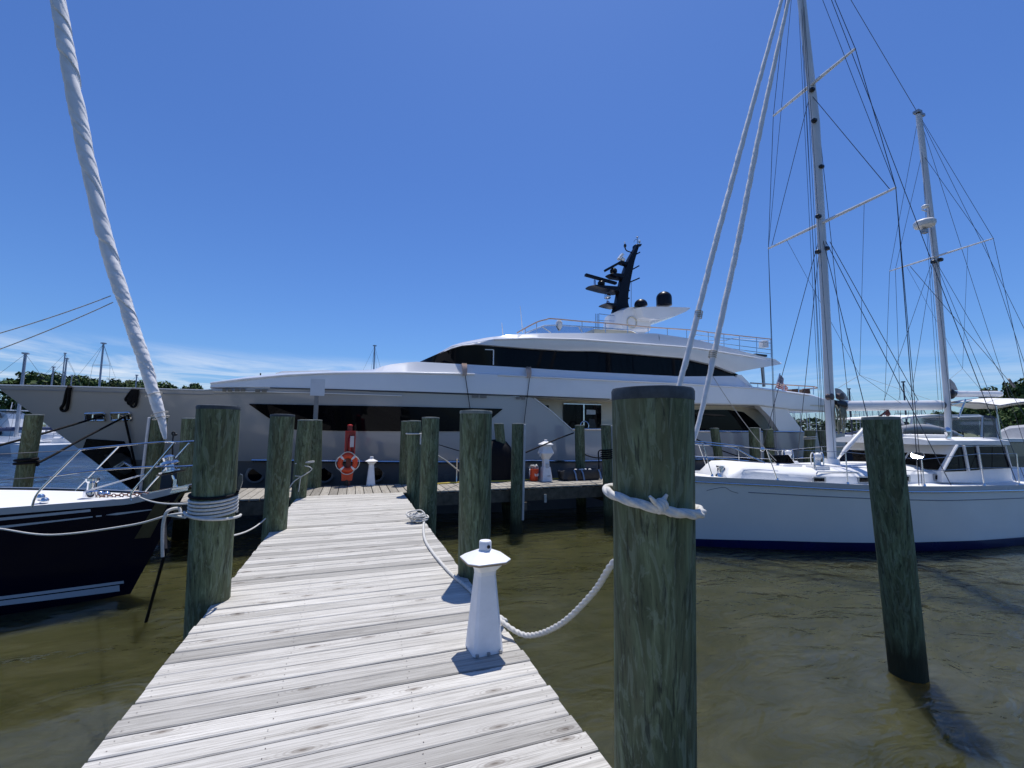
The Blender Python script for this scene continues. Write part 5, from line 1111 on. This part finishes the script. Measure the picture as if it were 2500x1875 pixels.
# heavy rope round the foreground piling
P = wrap(PA, 1.955, 2.0, 1.12, .024, tilt=.03, a0=-.9 - PI, n=60, ph=2.2)
rr_ = PA[2]
def ringA(z, a): return PA[1](z) + Vector((math.cos(a), math.sin(a), 0)) * (rr_ * 1.03 + .02)
zl, zr = on_plane(1490, 1198, PA[1](2), FW).z, on_plane(1698, 1243, PA[1](2), FW).z
va = math.atan2(EYE.y - PA[1](2).y, EYE.x - PA[1](2).x)
P = [ringA((zl + zr) / 2 + (zr - zl) / 2 * math.sin(t - va) * 1.0, t) for t in [2 * PI * i / 70 for i in range(71)]]
rope('thick twisted white rope tied around the foreground piling', P, .0185, MROPE, 24, tw=.095, group=G_, step=.005)
kn = ringA(on_plane(1604, 1219, PA[1](2), FW).z, va + .12); mb = MB()
for k in range(3): mb.torus(kn + Vector((.010 * (k - 1), -.004, .005 * k)), .019, .010, (1, .25 * k, .4), 14, 7)
for q in ((.05, -.01, -.035), (-.05, -.01, .045), (.03, -.012, .05)): mb.tube([kn, kn + Vector(q) * .6, kn + Vector(q)], [.012, .011, .006], 6)
tag(build('rope_knot', mb, MROPE, smooth=60), 'frayed whipping knot on the thick rope of the foreground piling', 'knot')
# line wrapped on the near left piling
zb = lambda y: on_plane(505, y, PB[1](2), FW).z
mb_pts = wrap(PB, zb(1254), zb(1212), 5.0, .013, a0=.2, tilt=.02)
rope('grey-white line wound six times around the piling beside the dock', mb_pts, .0125, MROPE, 9, group=G_)
for dy, lab in ((0, 'slanting white turn of line crossing the coils on the piling beside the dock'),):
    vb = math.atan2(EYE.y - PB[1](2).y, EYE.x - PB[1](2).x); P = [PB[1](z) + Vector((math.cos(a), math.sin(a), 0)) * (PB[2] * 1.03 + .04) for a, z in [(vb - 1.5 + 3.0 * i / 20, zb(1244) + (zb(1262) - zb(1244)) * (i / 20) - .02 * math.sin(PI * i / 20)) for i in range(21)]]
    rope(lab, P, .0125, MROPE, 9, group=G_)
P = wrap(PB, zb(1203), zb(1207), 1.0, .012, a0=0, tilt=.015); rope('single black turn of line above the white coils on the piling', P, .014, MBLKROPE, 8)
la = PB[1](zb(1250)) + Vector((-PB[2] - .02, .0, 0))
kn = on_v(412, 1258, 5.6)
rope('sagging white line from the navy sailboat to the piling beside the dock', cat([on_v(-60, 1285, 7.6), on_v(0, 1291, 7.4), on_v(127, 1306, 6.9), on_v(316, 1283, 6.1), kn, la], 8), .0115, MROPE, 8, group=G_)
rope('looped white rope end dangling from the knot by the navy bow', cat([kn + Vector((.1, 0, -.02)), kn + Vector((.08, .02, .06)), kn + Vector((0, -.03, .05)), kn + Vector((-.03, -.03, -.05)), kn + Vector((-.04, 0, -.2)), kn + Vector((-.03, .02, -.42))], 6), .0155, MROPE, 8, group=G_)
rope('short white line from the knot to the piling beside the dock', [kn, on_v(452, 1263, 5.2)], .013, MROPE, 8, group=G_)
rope('white bow line from the navy sailboat deck to the piling', sag(nf.pl(338, 1212, .3), on_v(470, 1228, 5.05), .05), .010, MROPE, 8, group=G_)
rope('black line slanting from the navy bow down into the water', [on_v(402, 1268, 8.6), on_v(405, 1340, 7.4), on_z(352, 1535, -.1)], .02, MBLKROPE, 8)
rope('thin white line hanging between two pilings left of the dock', sag(on_v(556, 1309, 5.25), on_v(648, 1266, 7.6), .05), .009, MROPE, 7, group=G_)
rope('slim black hook-topped pole standing on the cross dock behind the navy bow rail', cat([on_v(427, 1058, 13.1), on_v(424, 1054, 13.1), on_v(420, 1058, 13.1), on_v(423, 1063, 13.1), on_v(432, 1061, 13.1), on_v(423, 1064, 13.1), on_v(421, 1112, 13.1), on_z(420, 1192, DECK)], 4), .018, MBLACK, 7, name='boat_hook')['category'] = 'boat hook'
# cords on pilings
P = [on_v(x, y, 10.96) for x, y in ((720, 1132), (764, 1126), (761, 1129), (724, 1132), (762, 1145), (718, 1175), (700, 1205))]; rope('thin white cord zigzagging on the left corner piling', cat(P, 4), .012, MROPE, 7, group=G_)
P = [on_v(x, y, 10.95) for x, y in ((720, 1162), (735, 1163), (733, 1172), (729, 1200))]; rope('short white cord tail on the left corner piling', P, .010, MROPE, 7, group=G_)
P = [PE2[1](z) + Vector((math.cos(a), math.sin(a), 0)) * (PE2[2] + .02) for a, z in [(2 * PI * i / 24, on_v(1010, 1059, 10.9).z) for i in range(25)]]; rope('white cord around the neck of the right corner piling', P + [on_v(1027, 1060, 10.8), on_v(1026, 1085, 10.8)], .018, MROPE, 7, group=G_)
rope('white line slanting from the piling to the cross dock', [PF[1](2.25) + Vector((.1, .12, 0)), on_v(1090, 1125, 11.5), on_v(1124, 1152, 12.6), on_v(1140, 1168, 12.9)], .016, MROPE, 7, group=G_)
rope('dark spring line from the yacht hull to the pilings', [on_v(1072, 1086, 13.4), on_v(1125, 1102, 12.9)], .012, MBLKROPE, 6)
rope('black mooring line slanting from the yacht side to the piling with the conduit', [on_v(1280, 1106, 11.2), on_v(1365, 1070, 12.6), on_v(1400, 1057, 13.3)], .022, MBLKROPE, 7)
zk = lambda y: on_v(1475, y, 10.95).z
rope('black mooring line wound around the piling beside the foreground piling', wrap(PK, zk(1122), zk(1097), 5, .018, a0=0, n=20), .02, MBLKROPE, 7)
rope('loop of black line hanging from the wound piling', cat([on_v(1468, 1098, 10.8), on_v(1461, 1104, 10.8), on_v(1462, 1125, 10.8), on_v(1462, 1146, 10.8)], 5), .018, MBLKROPE, 7)
rope('black line from the yacht to the wound piling', sag(on_v(1427, 1109, 13.0), on_v(1466, 1118, 11.0), .03), .02, MBLKROPE, 7)
P = wrap(PL3, 1.95, 2.05, 3, .02, a0=0, n=20); rope('black line wound around the piling at the yacht stern', P, .025, MBLKROPE, 7)
rope('black stern line running from the yacht to the piling', sag(PL3[1](2.0), on_v(1958, 1096, 13.2), .08), .025, MBLKROPE, 7)
rope('black line hanging low from the yacht stern behind the ketch bow', sag(on_v(1700, 1072, 13.4), on_v(1900, 1135, 12.5), .15), .02, MBLKROPE, 7)
P = wrap(PL4, 2.35, 2.5, 2, .02, a0=0, n=20); rope('white cord draped around the piling left of the ketch mainmast', P, .02, MROPE, 7, group=G_)
# black lines from the yacht bow to the far left piling
zn = lambda y: on_v(75, y, 13.8).z
na = PN[1](zn(1130)) + Vector((.15, -.12, 0))
fa = yt([(245, 1017, -.05)])[0]; fb = yt([(306, 1017, -.05)])[0]
rope('black bow line from the left fairlead of the yacht to a point out of view', cat([fa, on_v(110, 1057, 14.6), on_v(0, 1087, 13.6), on_v(-60, 1103, 13.2)], 5), .028, MBLKROPE, 7)
rope('black bow line from the right fairlead of the yacht to the far left piling', cat([fb, on_v(200, 1072, 14.7), on_v(130, 1111, 14.0), on_v(95, 1129, 13.7)], 5), .028, MBLKROPE, 7)
rope('black turns of line around the far left piling', wrap(PN, zn(1136), zn(1120), 2, .03, a0=0), .034, MBLKROPE, 7)
rope('black line hanging down the yacht bow from the right fairlead', [fb + Vector((0, -.02, -.05)), yt([(318, 1080, -.08)])[0], yt([(330, 1135, -.16)])[0]], .03, MBLKROPE, 7)
# ------------------------------------------------------------------ far shores, trees, moored boats
def ground_dir(px, dist):
    d = ray(px, 1045); d = Vector((d.x, d.y, 0)).normalized(); return EYE.xy.to_3d() + d * dist
def zat(px, py, P):
    return EYE.z + (at_depth(px, py, (P - EYE).dot(FW)) - EYE).z
def leafmat(name, a, b2, c3):
    m, nt, b = nmat(name); g = G(nt); at = g.n('ShaderNodeAttribute', attribute_name='rnd', attribute_type='GEOMETRY'); oi = g.n('ShaderNodeObjectInfo')
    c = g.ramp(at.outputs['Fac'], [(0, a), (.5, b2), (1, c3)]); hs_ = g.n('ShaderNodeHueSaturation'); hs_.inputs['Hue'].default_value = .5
    g.link(g.math('ADD', g.math('MULTIPLY', oi.outputs['Random'], .5), .72), hs_.inputs['Value']); g.link(c, hs_.inputs['Color']); g.link(hs_.outputs[0], b.inputs['Base Color']); b.inputs['Roughness'].default_value = .65; b.inputs['Specular IOR Level'].default_value = .2
    b.inputs['Subsurface Weight'].default_value = 0; return m
MLEAF = leafmat('broadleaf_foliage', (.022, .045, .012), (.055, .10, .026), (.105, .155, .042))
MBARK = simple('tree_bark', (.07, .055, .04), .9, var=.3, scale=3)
MSHORE = simple('shore_bank', (.07, .085, .035), .95, var=.4, scale=.2)
def crown(seed, R, H, n, leaf, z0, lobes=9):
    rnd = random.Random(seed); mb = MB(); L = []
    for i in range(lobes):
        a = rnd.random() * 2 * PI; q = rnd.random() ** .5 * R * .62; zz = z0 + H * (.22 + .62 * rnd.random()); k = 1 - abs((zz - z0) / H - .45) * .7
        L.append((Vector((math.cos(a) * q * k, math.sin(a) * q * k, zz)), R * rnd.uniform(.30, .48) * k))
    L.append((Vector((0, 0, z0 + H * .5)), R * .55))
    for i in range(n):
        c, r = L[rnd.randrange(len(L))]; d = Vector((rnd.gauss(0, 1), rnd.gauss(0, 1), rnd.gauss(0, 1))).normalized(); rr = r * (rnd.random() ** .35) * rnd.uniform(.85, 1.12); p = c + Vector((d.x * rr, d.y * rr, d.z * rr * .85))
        n1 = (d + Vector((rnd.gauss(0, .6), rnd.gauss(0, .6), rnd.gauss(0, .6) + .3))).normalized(); t1 = n1.orthogonal().normalized(); t2 = n1.cross(t1); s = leaf * rnd.uniform(.6, 1.3); a = rnd.random() * PI; u = t1 * math.cos(a) + t2 * math.sin(a); v = n1.cross(u)
        mb.add([p + u * s, p + v * s * .55 + u * s * .2, p - u * s, p - v * s * .55], [(0, 1, 2, 3)], max(0, min(1, rnd.gauss(.45, .25))))
    return mb
def trunk(mb, H, r, R, seed):
    rnd = random.Random(seed); mb.tube([(0, 0, -.3), (.05, 0, H * .3), (.1, .1, H * .62)], [r, r * .75, r * .4], 8)
    for i in range(6):
        a = rnd.random() * 6.28; z = H * rnd.uniform(.3, .55); mb.tube([(0.05, 0, z), (math.cos(a) * R * .3, math.sin(a) * R * .3, z + H * .15), (math.cos(a) * R * .6, math.sin(a) * R * .6, z + H * .25)], [r * .45, r * .3, r * .12], 6)
    return mb
PROTO = []
for k in range(4):
    t = thing('tree', 'tree', 'tree', (0, 0, 0)); build('crown', crown(20 + k, 5.0, 9.0, 1500, .42, 2.2, 8 + k * 2), MLEAF, t, smooth=0, merge=False).location = (0, 0, 0)
    build('trunk', trunk(MB(), 11, .28, 5, k), MBARK, t); PROTO.append([t, False])
def tree(px, ytop, dist, width, label, group, k, zbase=.6):
    P = ground_dir(px, dist); H = zat(px, ytop - (9 if px < 600 else 0), P) - zbase; pr = PROTO[k % 4]
    o = copy_tree(pr[0]) if pr[1] else pr[0]; pr[1] = True
    sxy = (1.75 if px < 600 else 1.15) * width * dist / FPX / 10.0 * math.cos(math.atan((px - 1250) / FPX)) * 1.05
    o.location = (P.x, P.y, zbase); o.scale = (sxy, sxy, H / 11.0); o.rotation_euler = (0, 0, px * .37); tag(o, label, 'tree', group); return o
LT = [(12, 928, 138, 70), (45, 934, 140, 60), (96, 910, 132, 72), (128, 911, 140, 60), (152, 917, 131, 64), (185, 922, 136, 66), (205, 926, 133, 46), (70, 934, 142, 50), (245, 937, 136, 50), (270, 932, 142, 52), (293, 929, 137, 60), (330, 925, 134, 60), (362, 932, 140, 52), (392, 937, 136, 50), (415, 944, 138, 46), (440, 941, 142, 46), (458, 938, 137, 44), (480, 948, 140, 40)]
words = ['dark tree at the extreme left above the yacht bow rail', 'low tree just right of the thick mast at far left', 'tallest dark tree behind the pair of thin masts', 'tree crown between the two close masts at left', 'round tree top right of the paired masts', 'dark tree in the middle of the left clump', 'right shoulder tree of the tallest clump', 'low tree at the left foot of the tallest clump', 'small tree right of the single spreader mast', 'low rounded tree left of the short mast', 'domed tree behind the short mast', 'tree top left of the furled sail above the yacht rail', 'tree crown just right of the furled sail', 'sloping tree right of the furled sail', 'low bushy tree in the dip right of the furled sail', 'small tree near the right end of the left shore', 'feathery tree near the front of the upper bulwark', 'last low tree before the white upper bulwark']
for i, (px, yt_, ds, wd) in enumerate(LT): tree(px, yt_, ds, wd, words[i], 'trees on the left shore', i)
RTR = [(2275, 1010, 100, 50), (2310, 1000, 92, 60), (2350, 991, 84, 70), (2395, 983, 80, 80), (2425, 941, 76, 80), (2470, 957, 72, 80), (2505, 916, 66, 95), (2545, 905, 62, 110), (2440, 1000, 66, 70), (2490, 990, 60, 80), (2620, 930, 64, 100), (2720, 925, 60, 110), (2830, 935, 58, 110)]
wordr = ['low pale tree just left of the mizzen mast foot', 'small light green tree behind the mizzen mast', 'light green tree under the white awning', 'bushy tree under the mizzen boom', 'dark tree above the end of the mizzen boom', 'mid green tree between the two tall ones at right', 'tall dark tree at the right edge of the picture', 'tall tree cut by the right edge of the picture', 'low green tree below the awning at right', 'low dark tree at the right edge under the awning', 'tree beyond the right edge of the picture, nearest to it', 'broad tree further beyond the right edge', 'last tree beyond the right edge']
for i, (px, yt_, ds, wd) in enumerate(RTR): tree(px, yt_, ds, wd, wordr[i], 'trees on the right shore', i + 1)
# shores
mb = MB(); rows = []
for px, ds in ((-700, 150), (-300, 135), (0, 128), (250, 127), (500, 133), (760, 190), (1100, 420), (1500, 470), (1850, 380), (2080, 340), (2200, 210), (2270, 96), (2400, 66), (2560, 54), (2900, 50), (3400, 60)):
    a = ground_dir(px, ds); d = (a - EYE.xy.to_3d()).normalized(); rows.append([a + Vector((0, 0, -.4)), a + d * .8 + Vector((0, 0, .35)), a + d * 4 + Vector((0, 0, .6)), a + d * 40 + Vector((0, 0, 1.4)), a + d * 500 + Vector((0, 0, 3))])
mb.rows(rows); tag(build('shore', mb, MSHORE), 'low green shore all round the harbour', 'shore', kind='structure')
mb = MB(); rnd = random.Random(4)
for i in range(9000):
    px = rnd.uniform(780, 2215); ds = lerp_line([(780, 200), (1100, 424), (1500, 474), (1850, 384), (2080, 344), (2215, 215)], px)[0] + rnd.uniform(2, 22); P = ground_dir(px, ds)
    top = (9.5 + 3.2 * noise.noise(Vector((px * .021, 0, 2))) + 1.6 * noise.noise(Vector((px * .09, 0, 7)))) * ds / 360; z = .5 + top * rnd.random() ** .7; n1 = Vector((rnd.gauss(0, 1), rnd.gauss(0, 1), rnd.gauss(.4, 1))).normalized(); u = n1.orthogonal().normalized(); v = n1.cross(u); s = rnd.uniform(.6, 1.5)
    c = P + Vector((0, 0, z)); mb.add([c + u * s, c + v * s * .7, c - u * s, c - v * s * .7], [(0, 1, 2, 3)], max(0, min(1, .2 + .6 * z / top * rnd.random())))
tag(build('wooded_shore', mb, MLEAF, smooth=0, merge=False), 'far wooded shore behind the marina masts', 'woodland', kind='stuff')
# moored sailing boats
MHW = simple('distant_white_hull', (.70, .71, .72), .35, var=.05); MMG = simple('distant_mast', (.42, .44, .47), .5, var=.1); MCOV = simple('sail_cover_blue', (.03, .05, .12), .8)
def bgsail(px, ytop, dist, label, group, L=10.0, rz=0.0, mr=.09, spr=None, cover=True, mmat=None):
    P = ground_dir(px, dist); zt_ = zat(px, ytop, P); o = thing('sailboat', label, 'sailboat', P, group); c, s = math.cos(rz), math.sin(rz)
    def W(x, y, z): return Vector((P.x + x * c - y * s, P.y + x * s + y * c, z))
    mb = MB(); rows = []
    for i in range(13):
        t = i / 12; x = -L * .5 + L * t; hbm = L * .16 * (1 - (2 * abs(t - .42) / 1.16) ** 2.4 if t > .42 else 1 - .35 * (1 - t / .42) ** 2); hbm = max(.03, hbm); zs_ = 1.0 + .35 * t * t
        rows.append([W(x - .0, hbm * .75, -.2), W(x, hbm, zs_), W(x, hbm * .8, zs_ + .04), W(x, -hbm * .8, zs_ + .04), W(x, -hbm, zs_), W(x, -hbm * .75, -.2)])
    mb.rows(rows, closed=True, caps=True); build('hull', mb, MHW, o, smooth=30)
    mb = MB(); rows = []
    for x, h, y in ((-L * .22, .42, 1.0), (-L * .2, .55, 1.05), (L * .1, .5, .9), (L * .22, .12, .6)): rows.append([W(x, y, 1.0), W(x, y * .85, 1.1 + h), W(x, -y * .85, 1.1 + h), W(x, -y, 1.0)])
    mb.rows(rows, caps=True); build('cabin', mb, MHW, o, smooth=30)
    mb = MB(); mb.tube([W(L * .06, 0, 1.1), W(L * .06, 0, zt_)], [mr, mr * .75], 8); mb.box(W(L * .06, 0, zt_ + .05), (mr * 3, mr * 3, .12), rz=rz); mm = build('mast', mb, mmat or MMG, o)
    hsp = spr or (1.1 + (zt_ - 1.1) * .52)
    mb = MB(); mb.tube([W(L * .06, -.9, hsp), W(L * .06, .9, hsp)], .03, 5); build('spreader', mb, mmat or MMG, mm)
    mb = MB()
    for a in (W(L * .5, 0, 1.4), W(-L * .5, 0, 1.1)): mb.tube([a, W(L * .06, 0, zt_)], .012, 4)
    for sg in (-1, 1): mb.tube([W(L * .05, sg * L * .13, 1.2), W(L * .06, sg * .9, hsp), W(L * .06, 0, zt_)], .012, 4)
    build('rigging', mb, MWIRE, mm)
    mb = MB(); mb.tube([W(L * .05, 0, 2.3), W(-L * .3, 0, 2.3)], .09 if not cover else .17, 8); build('boom', mb, MCOV if cover else MMG, o)
    return o
GL = 'sailing boats moored beyond the yacht bow'
bgsail(15, 858, 62, 'distant boat with a thick brownish mast at the extreme left', GL, 11, .3, .15)
bgsail(98, 893, 85, 'distant boat whose mast is the shorter one left of the close pair', GL, 10, .6, .12)
bgsail(121, 858, 82, 'distant boat with the tall thin mast of the close pair', GL, 11, .4, .09)
bgsail(127, 872, 74, 'distant boat with the shorter thicker mast of the close pair', GL, 10, .2, .11)
bgsail(150, 914, 92, 'distant boat with a short mast against the tallest trees', GL, 9, .8, .09)
bgsail(216, 831, 60, 'distant boat with a tall single mast and one spreader, left of the furled sail', GL, 11, 1.2, .11, spr=8.8)
bgsail(309, 914, 78, 'distant boat with a short mast just left of the furled sail', GL, 9, .5, .10)
bgsail(897, 838, 58, 'distant boat whose mast shows above the yacht foredeck', GL, 11, .7, .11)
GR = 'sailing boats in the far marina'
bgsail(2077, 948, 75, 'distant boat with the tall dark mast right of the ketch mainmast', GR, 11, .4, .12, mmat=MWIRE)
bgsail(2222, 930, 60, 'distant boat with a thin dark mast above the ketch boom', GR, 10, .9, .09, mmat=MWIRE)
rnd = random.Random(21)
for i, px in enumerate((1918, 1932, 1945, 1957, 1966, 1980, 1992, 2052, 2062, 2088, 2096, 2108, 2121, 2132, 2143, 2155, 2166, 2178, 2190, 2204, 2238, 2251, 2262, 2276, 2290)):
    bgsail(px + rnd.uniform(-3, 3), rnd.uniform(984, 1012), rnd.uniform(115, 175), 'distant sailing boat with a bare pale mast in the far marina', 'crowd of moored masts in the far marina', 10 + rnd.uniform(-1, 2), rnd.uniform(-.4, .9), .09)
# white motor boat far left
P = ground_dir(52, 105); o = thing('motor_boat', 'white motor cruiser with dark fenders seen under the yacht bow at far left', 'motor boat', P); X = R0; F2 = Vector((X.y, -X.x, 0)); F2 = F2 if F2.y < 0 else -F2
def lw(x, y, z): return P + X * x + F2 * y + Vector((0, 0, z))
def kx(px): 
    q = ground_dir(px, 105); return (on_plane(px, 1050, P, F2) - P).dot(X)
xs = [kx(v) for v in (-70, 40, 100, 128, 146)]
mb = MB(); rows = []
for x, h, z in ((xs[0], 1.9, 1.7), (xs[1], 2.0, 1.9), (xs[2], 1.8, 1.75), (xs[3], 1.2, 1.3), (xs[4], .1, .35)): rows.append([lw(x - .3, h * .8, -.1), lw(x, h, z), lw(x, h, z + .28), lw(x, -h, z + .28), lw(x, -h, z), lw(x - .3, -h * .8, -.1)])
mb.rows(rows, closed=True, caps=True); build('hull', mb, MHW, o, smooth=20)
mb = MB(); mb.rows([[lw(a - .0, h * 1.02, .12), lw(a, h * 1.01, .35)] for a, h in ((xs[0], 1.85), (xs[1], 1.95), (xs[2], 1.7))]); build('boot_stripe', mb, MCOV, o)
mb = MB(); rows = []
for x, h, z in ((xs[0], 1.6, 4.9), (kx(20), 1.6, 4.8), (kx(36), 1.4, 4.4), (kx(44), 1.2, 2.3)): rows.append([lw(x, h, 1.9), lw(x, h * .95, z), lw(x, -h * .95, z), lw(x, -h, 1.9)])
mb.rows(rows, caps=True); cbn = build('cabin', mb, MHW, o, smooth=20)
mb = MB(); mb.prism([lw(x, 1.66, z) for x, z in ((xs[0], 4.7), (kx(24), 4.6), (kx(32), 3.8), (xs[0], 3.8))], F2 * .04); build('window', mb, simple('grey_vinyl', (.13, .12, .10), .3), cbn, smooth=0)
mb = MB(); mb.box(lw((xs[0] + kx(36)) / 2, 0, 5.0), (kx(36) - xs[0] + .5, 3.4, .18), rz=math.atan2(X.y, X.x)); build('hardtop', mb, MHW, o, smooth=0)
for x in (24, 30, 36):
    mb = MB(); mb.lathe(lw(kx(x), 2.1, 1.1), [(.05, 0), (.28, .15), (.28, 1.2), (.05, 1.35)], 10); build('fender', mb, MBLACK, o)
mb = MB(); mb.tube([lw(kx(20), 0, 5.1), lw(kx(22), 0, 6.3)], .06, 6); build('antenna', mb, MHW, o)
# neighbouring cruiser astern of the yacht, with a canvas enclosure and a grey inflatable on deck
NV = 14.8
def nb(px, py, v=NV): return on_v(px, py, v)
o = thing('cabin_cruiser', 'dark brown and navy cabin cruiser with a clear canvas enclosure behind the ketch', 'cruiser', nb(2250, 1150))
MBRN = simple('brown_varnished_side', (.030, .017, .013), .25, var=.25, scale=2, coat=.3)
def nprism(name, px, mat, v0, v1, parent=None, smooth=20):
    Pp = [nb(x, y, v0) for x, y in px]; mb = MB(); mb.prism(Pp, (0, v1 - v0, 0)); return build(name, mb, mat, parent or o, smooth=smooth)
nprism('hull', [(2040, 1118), (2300, 1117), (2640, 1112), (2660, 1200), (2300, 1195), (2058, 1190)], MNAVY, NV, NV + 4)
nprism('cabin_side', [(2046, 1079), (2300, 1080), (2640, 1082), (2640, 1113), (2300, 1117.5), (2044, 1118.5)], MBRN, NV + .15, NV + 3.8)
nprism('cap_rail', [(2034, 1070), (2300, 1070), (2640, 1071), (2640, 1079), (2300, 1079), (2036, 1078)], MDECKW, NV - .1, NV + 4)
nprism('deck_rail', [(2042, 1064), (2090, 1062), (2110, 1069), (2042, 1069)], MDECKW, NV + .4, NV + 1.2)
en = nprism('canvas_roof', [(2197, 1020), (2230, 1016), (2295, 1011.5), (2390, 1011.5), (2402, 1016), (2400, 1018), (2295, 1015), (2200, 1023)], MCANW, NV + .3, NV + 3.6)
MVIN, nt_, b_ = nmat('clear_vinyl'); b_.inputs['Base Color'].default_value = (.62, .66, .70, 1); b_.inputs['Roughness'].default_value = .08; b_.inputs['Transmission Weight'].default_value = .8; b_.inputs['IOR'].default_value = 1.08
for px in ([(2226, 1021), (2321, 1018), (2315, 1048), (2226, 1036)], [(2327, 1019), (2392, 1018), (2392, 1062), (2322, 1050)], [(2402, 1018), (2430, 1022), (2437, 1075), (2402, 1070)]):
    nprism('window', px, MVIN, NV + .32, NV + .36, en, 0)
for a, b2 in (((2199, 1022), (2206, 1036)), ((2227, 1018), (2224, 1036)), ((2323, 1016), (2315, 1050)), ((2398, 1016), (2396, 1066)), ((2432, 1022), (2437, 1076)), ((2322, 1019), (2395, 1017)), ((2262, 1034), (2350, 1064)), ((2205, 1042), (2235, 1070))):
    mb = MB(); mb.tube([nb(*a, NV + .28), nb(*b2, NV + .28)], .05, 6); build('frame_tube', mb, MANOD, en)
nprism('aft_canvas', [(2402, 1014), (2425, 1015), (2436, 1024), (2402, 1018)], simple('navy_canvas', (.05, .06, .09), .8), NV + .3, NV + 3.4)
mb = MB(); Pd = [nb(x, y, NV + .05) for x, y in ((2196, 1050), (2230, 1046), (2270, 1047), (2305, 1053), (2330, 1061))]; mb.tube(cat(Pd, 5), [.19 + .05 * math.sin(PI * min(1, i / 14)) if i < 18 else .2 - .008 * (i - 18) for i in range(21)], 14)
mb.tube(cat([p + Vector((0, 1.2, 0)) for p in Pd], 5), .22, 14); dg = tag(build('inflatable_dinghy', mb, simple('grey_rubber', (.34, .345, .35), .5, var=.06), smooth=60), 'grey inflatable dinghy stowed on the deck of the cruiser behind the ketch', 'dinghy')
# covered boat at right edge
o2 = thing('covered_boat', 'boat under a grey tarpaulin at the right edge of the picture', 'boat', on_v(2480, 1100, 16.5))
mb = MB(); rows = []
for x, yy in ((2438, 1066), (2444, 1049), (2465, 1040), (2500, 1037), (2560, 1040), (2640, 1066)): rows.append([on_v(x, 1072, 15.6), on_v(x, yy + 6, 16.0), on_v(x, yy, 17.0), on_v(x, yy, 18.4), on_v(x, 1072, 19.4)])
mb.rows(rows); build('tarpaulin', mb, MCANVAS, o2, smooth=40)
mb = MB(); mb.prism([on_v(x, y, 15.5) for x, y in ((2436, 1070), (2640, 1070), (2640, 1180), (2470, 1180))], (0, 4, 0)); build('hull', mb, MBRN, o2, smooth=0)
mb = MB(); mb.prism([on_v(x, y, 24) for x, y in ((2428, 1029), (2640, 1028), (2640, 1038), (2428, 1037))], (0, 2.5, 0)); sh = thing('boat_shelter', 'pale flat roof of a low boat shelter behind the tarpaulin at right', 'shelter', on_v(2500, 1100, 25)); build('roof', mb, simple('pale_roof', (.45, .43, .38), .8), sh, smooth=0)
for x in (2440, 2560):
    mb = MB(); mb.tube([on_v(x, 1036, 24.5), on_v(x, 1150, 24.5)], .1, 8); build('post', mb, MBEAM, sh)
for t_, used in PROTO:
    if not used:
        for ch in list(t_.children): bpy.data.objects.remove(ch)
        bpy.data.objects.remove(t_)
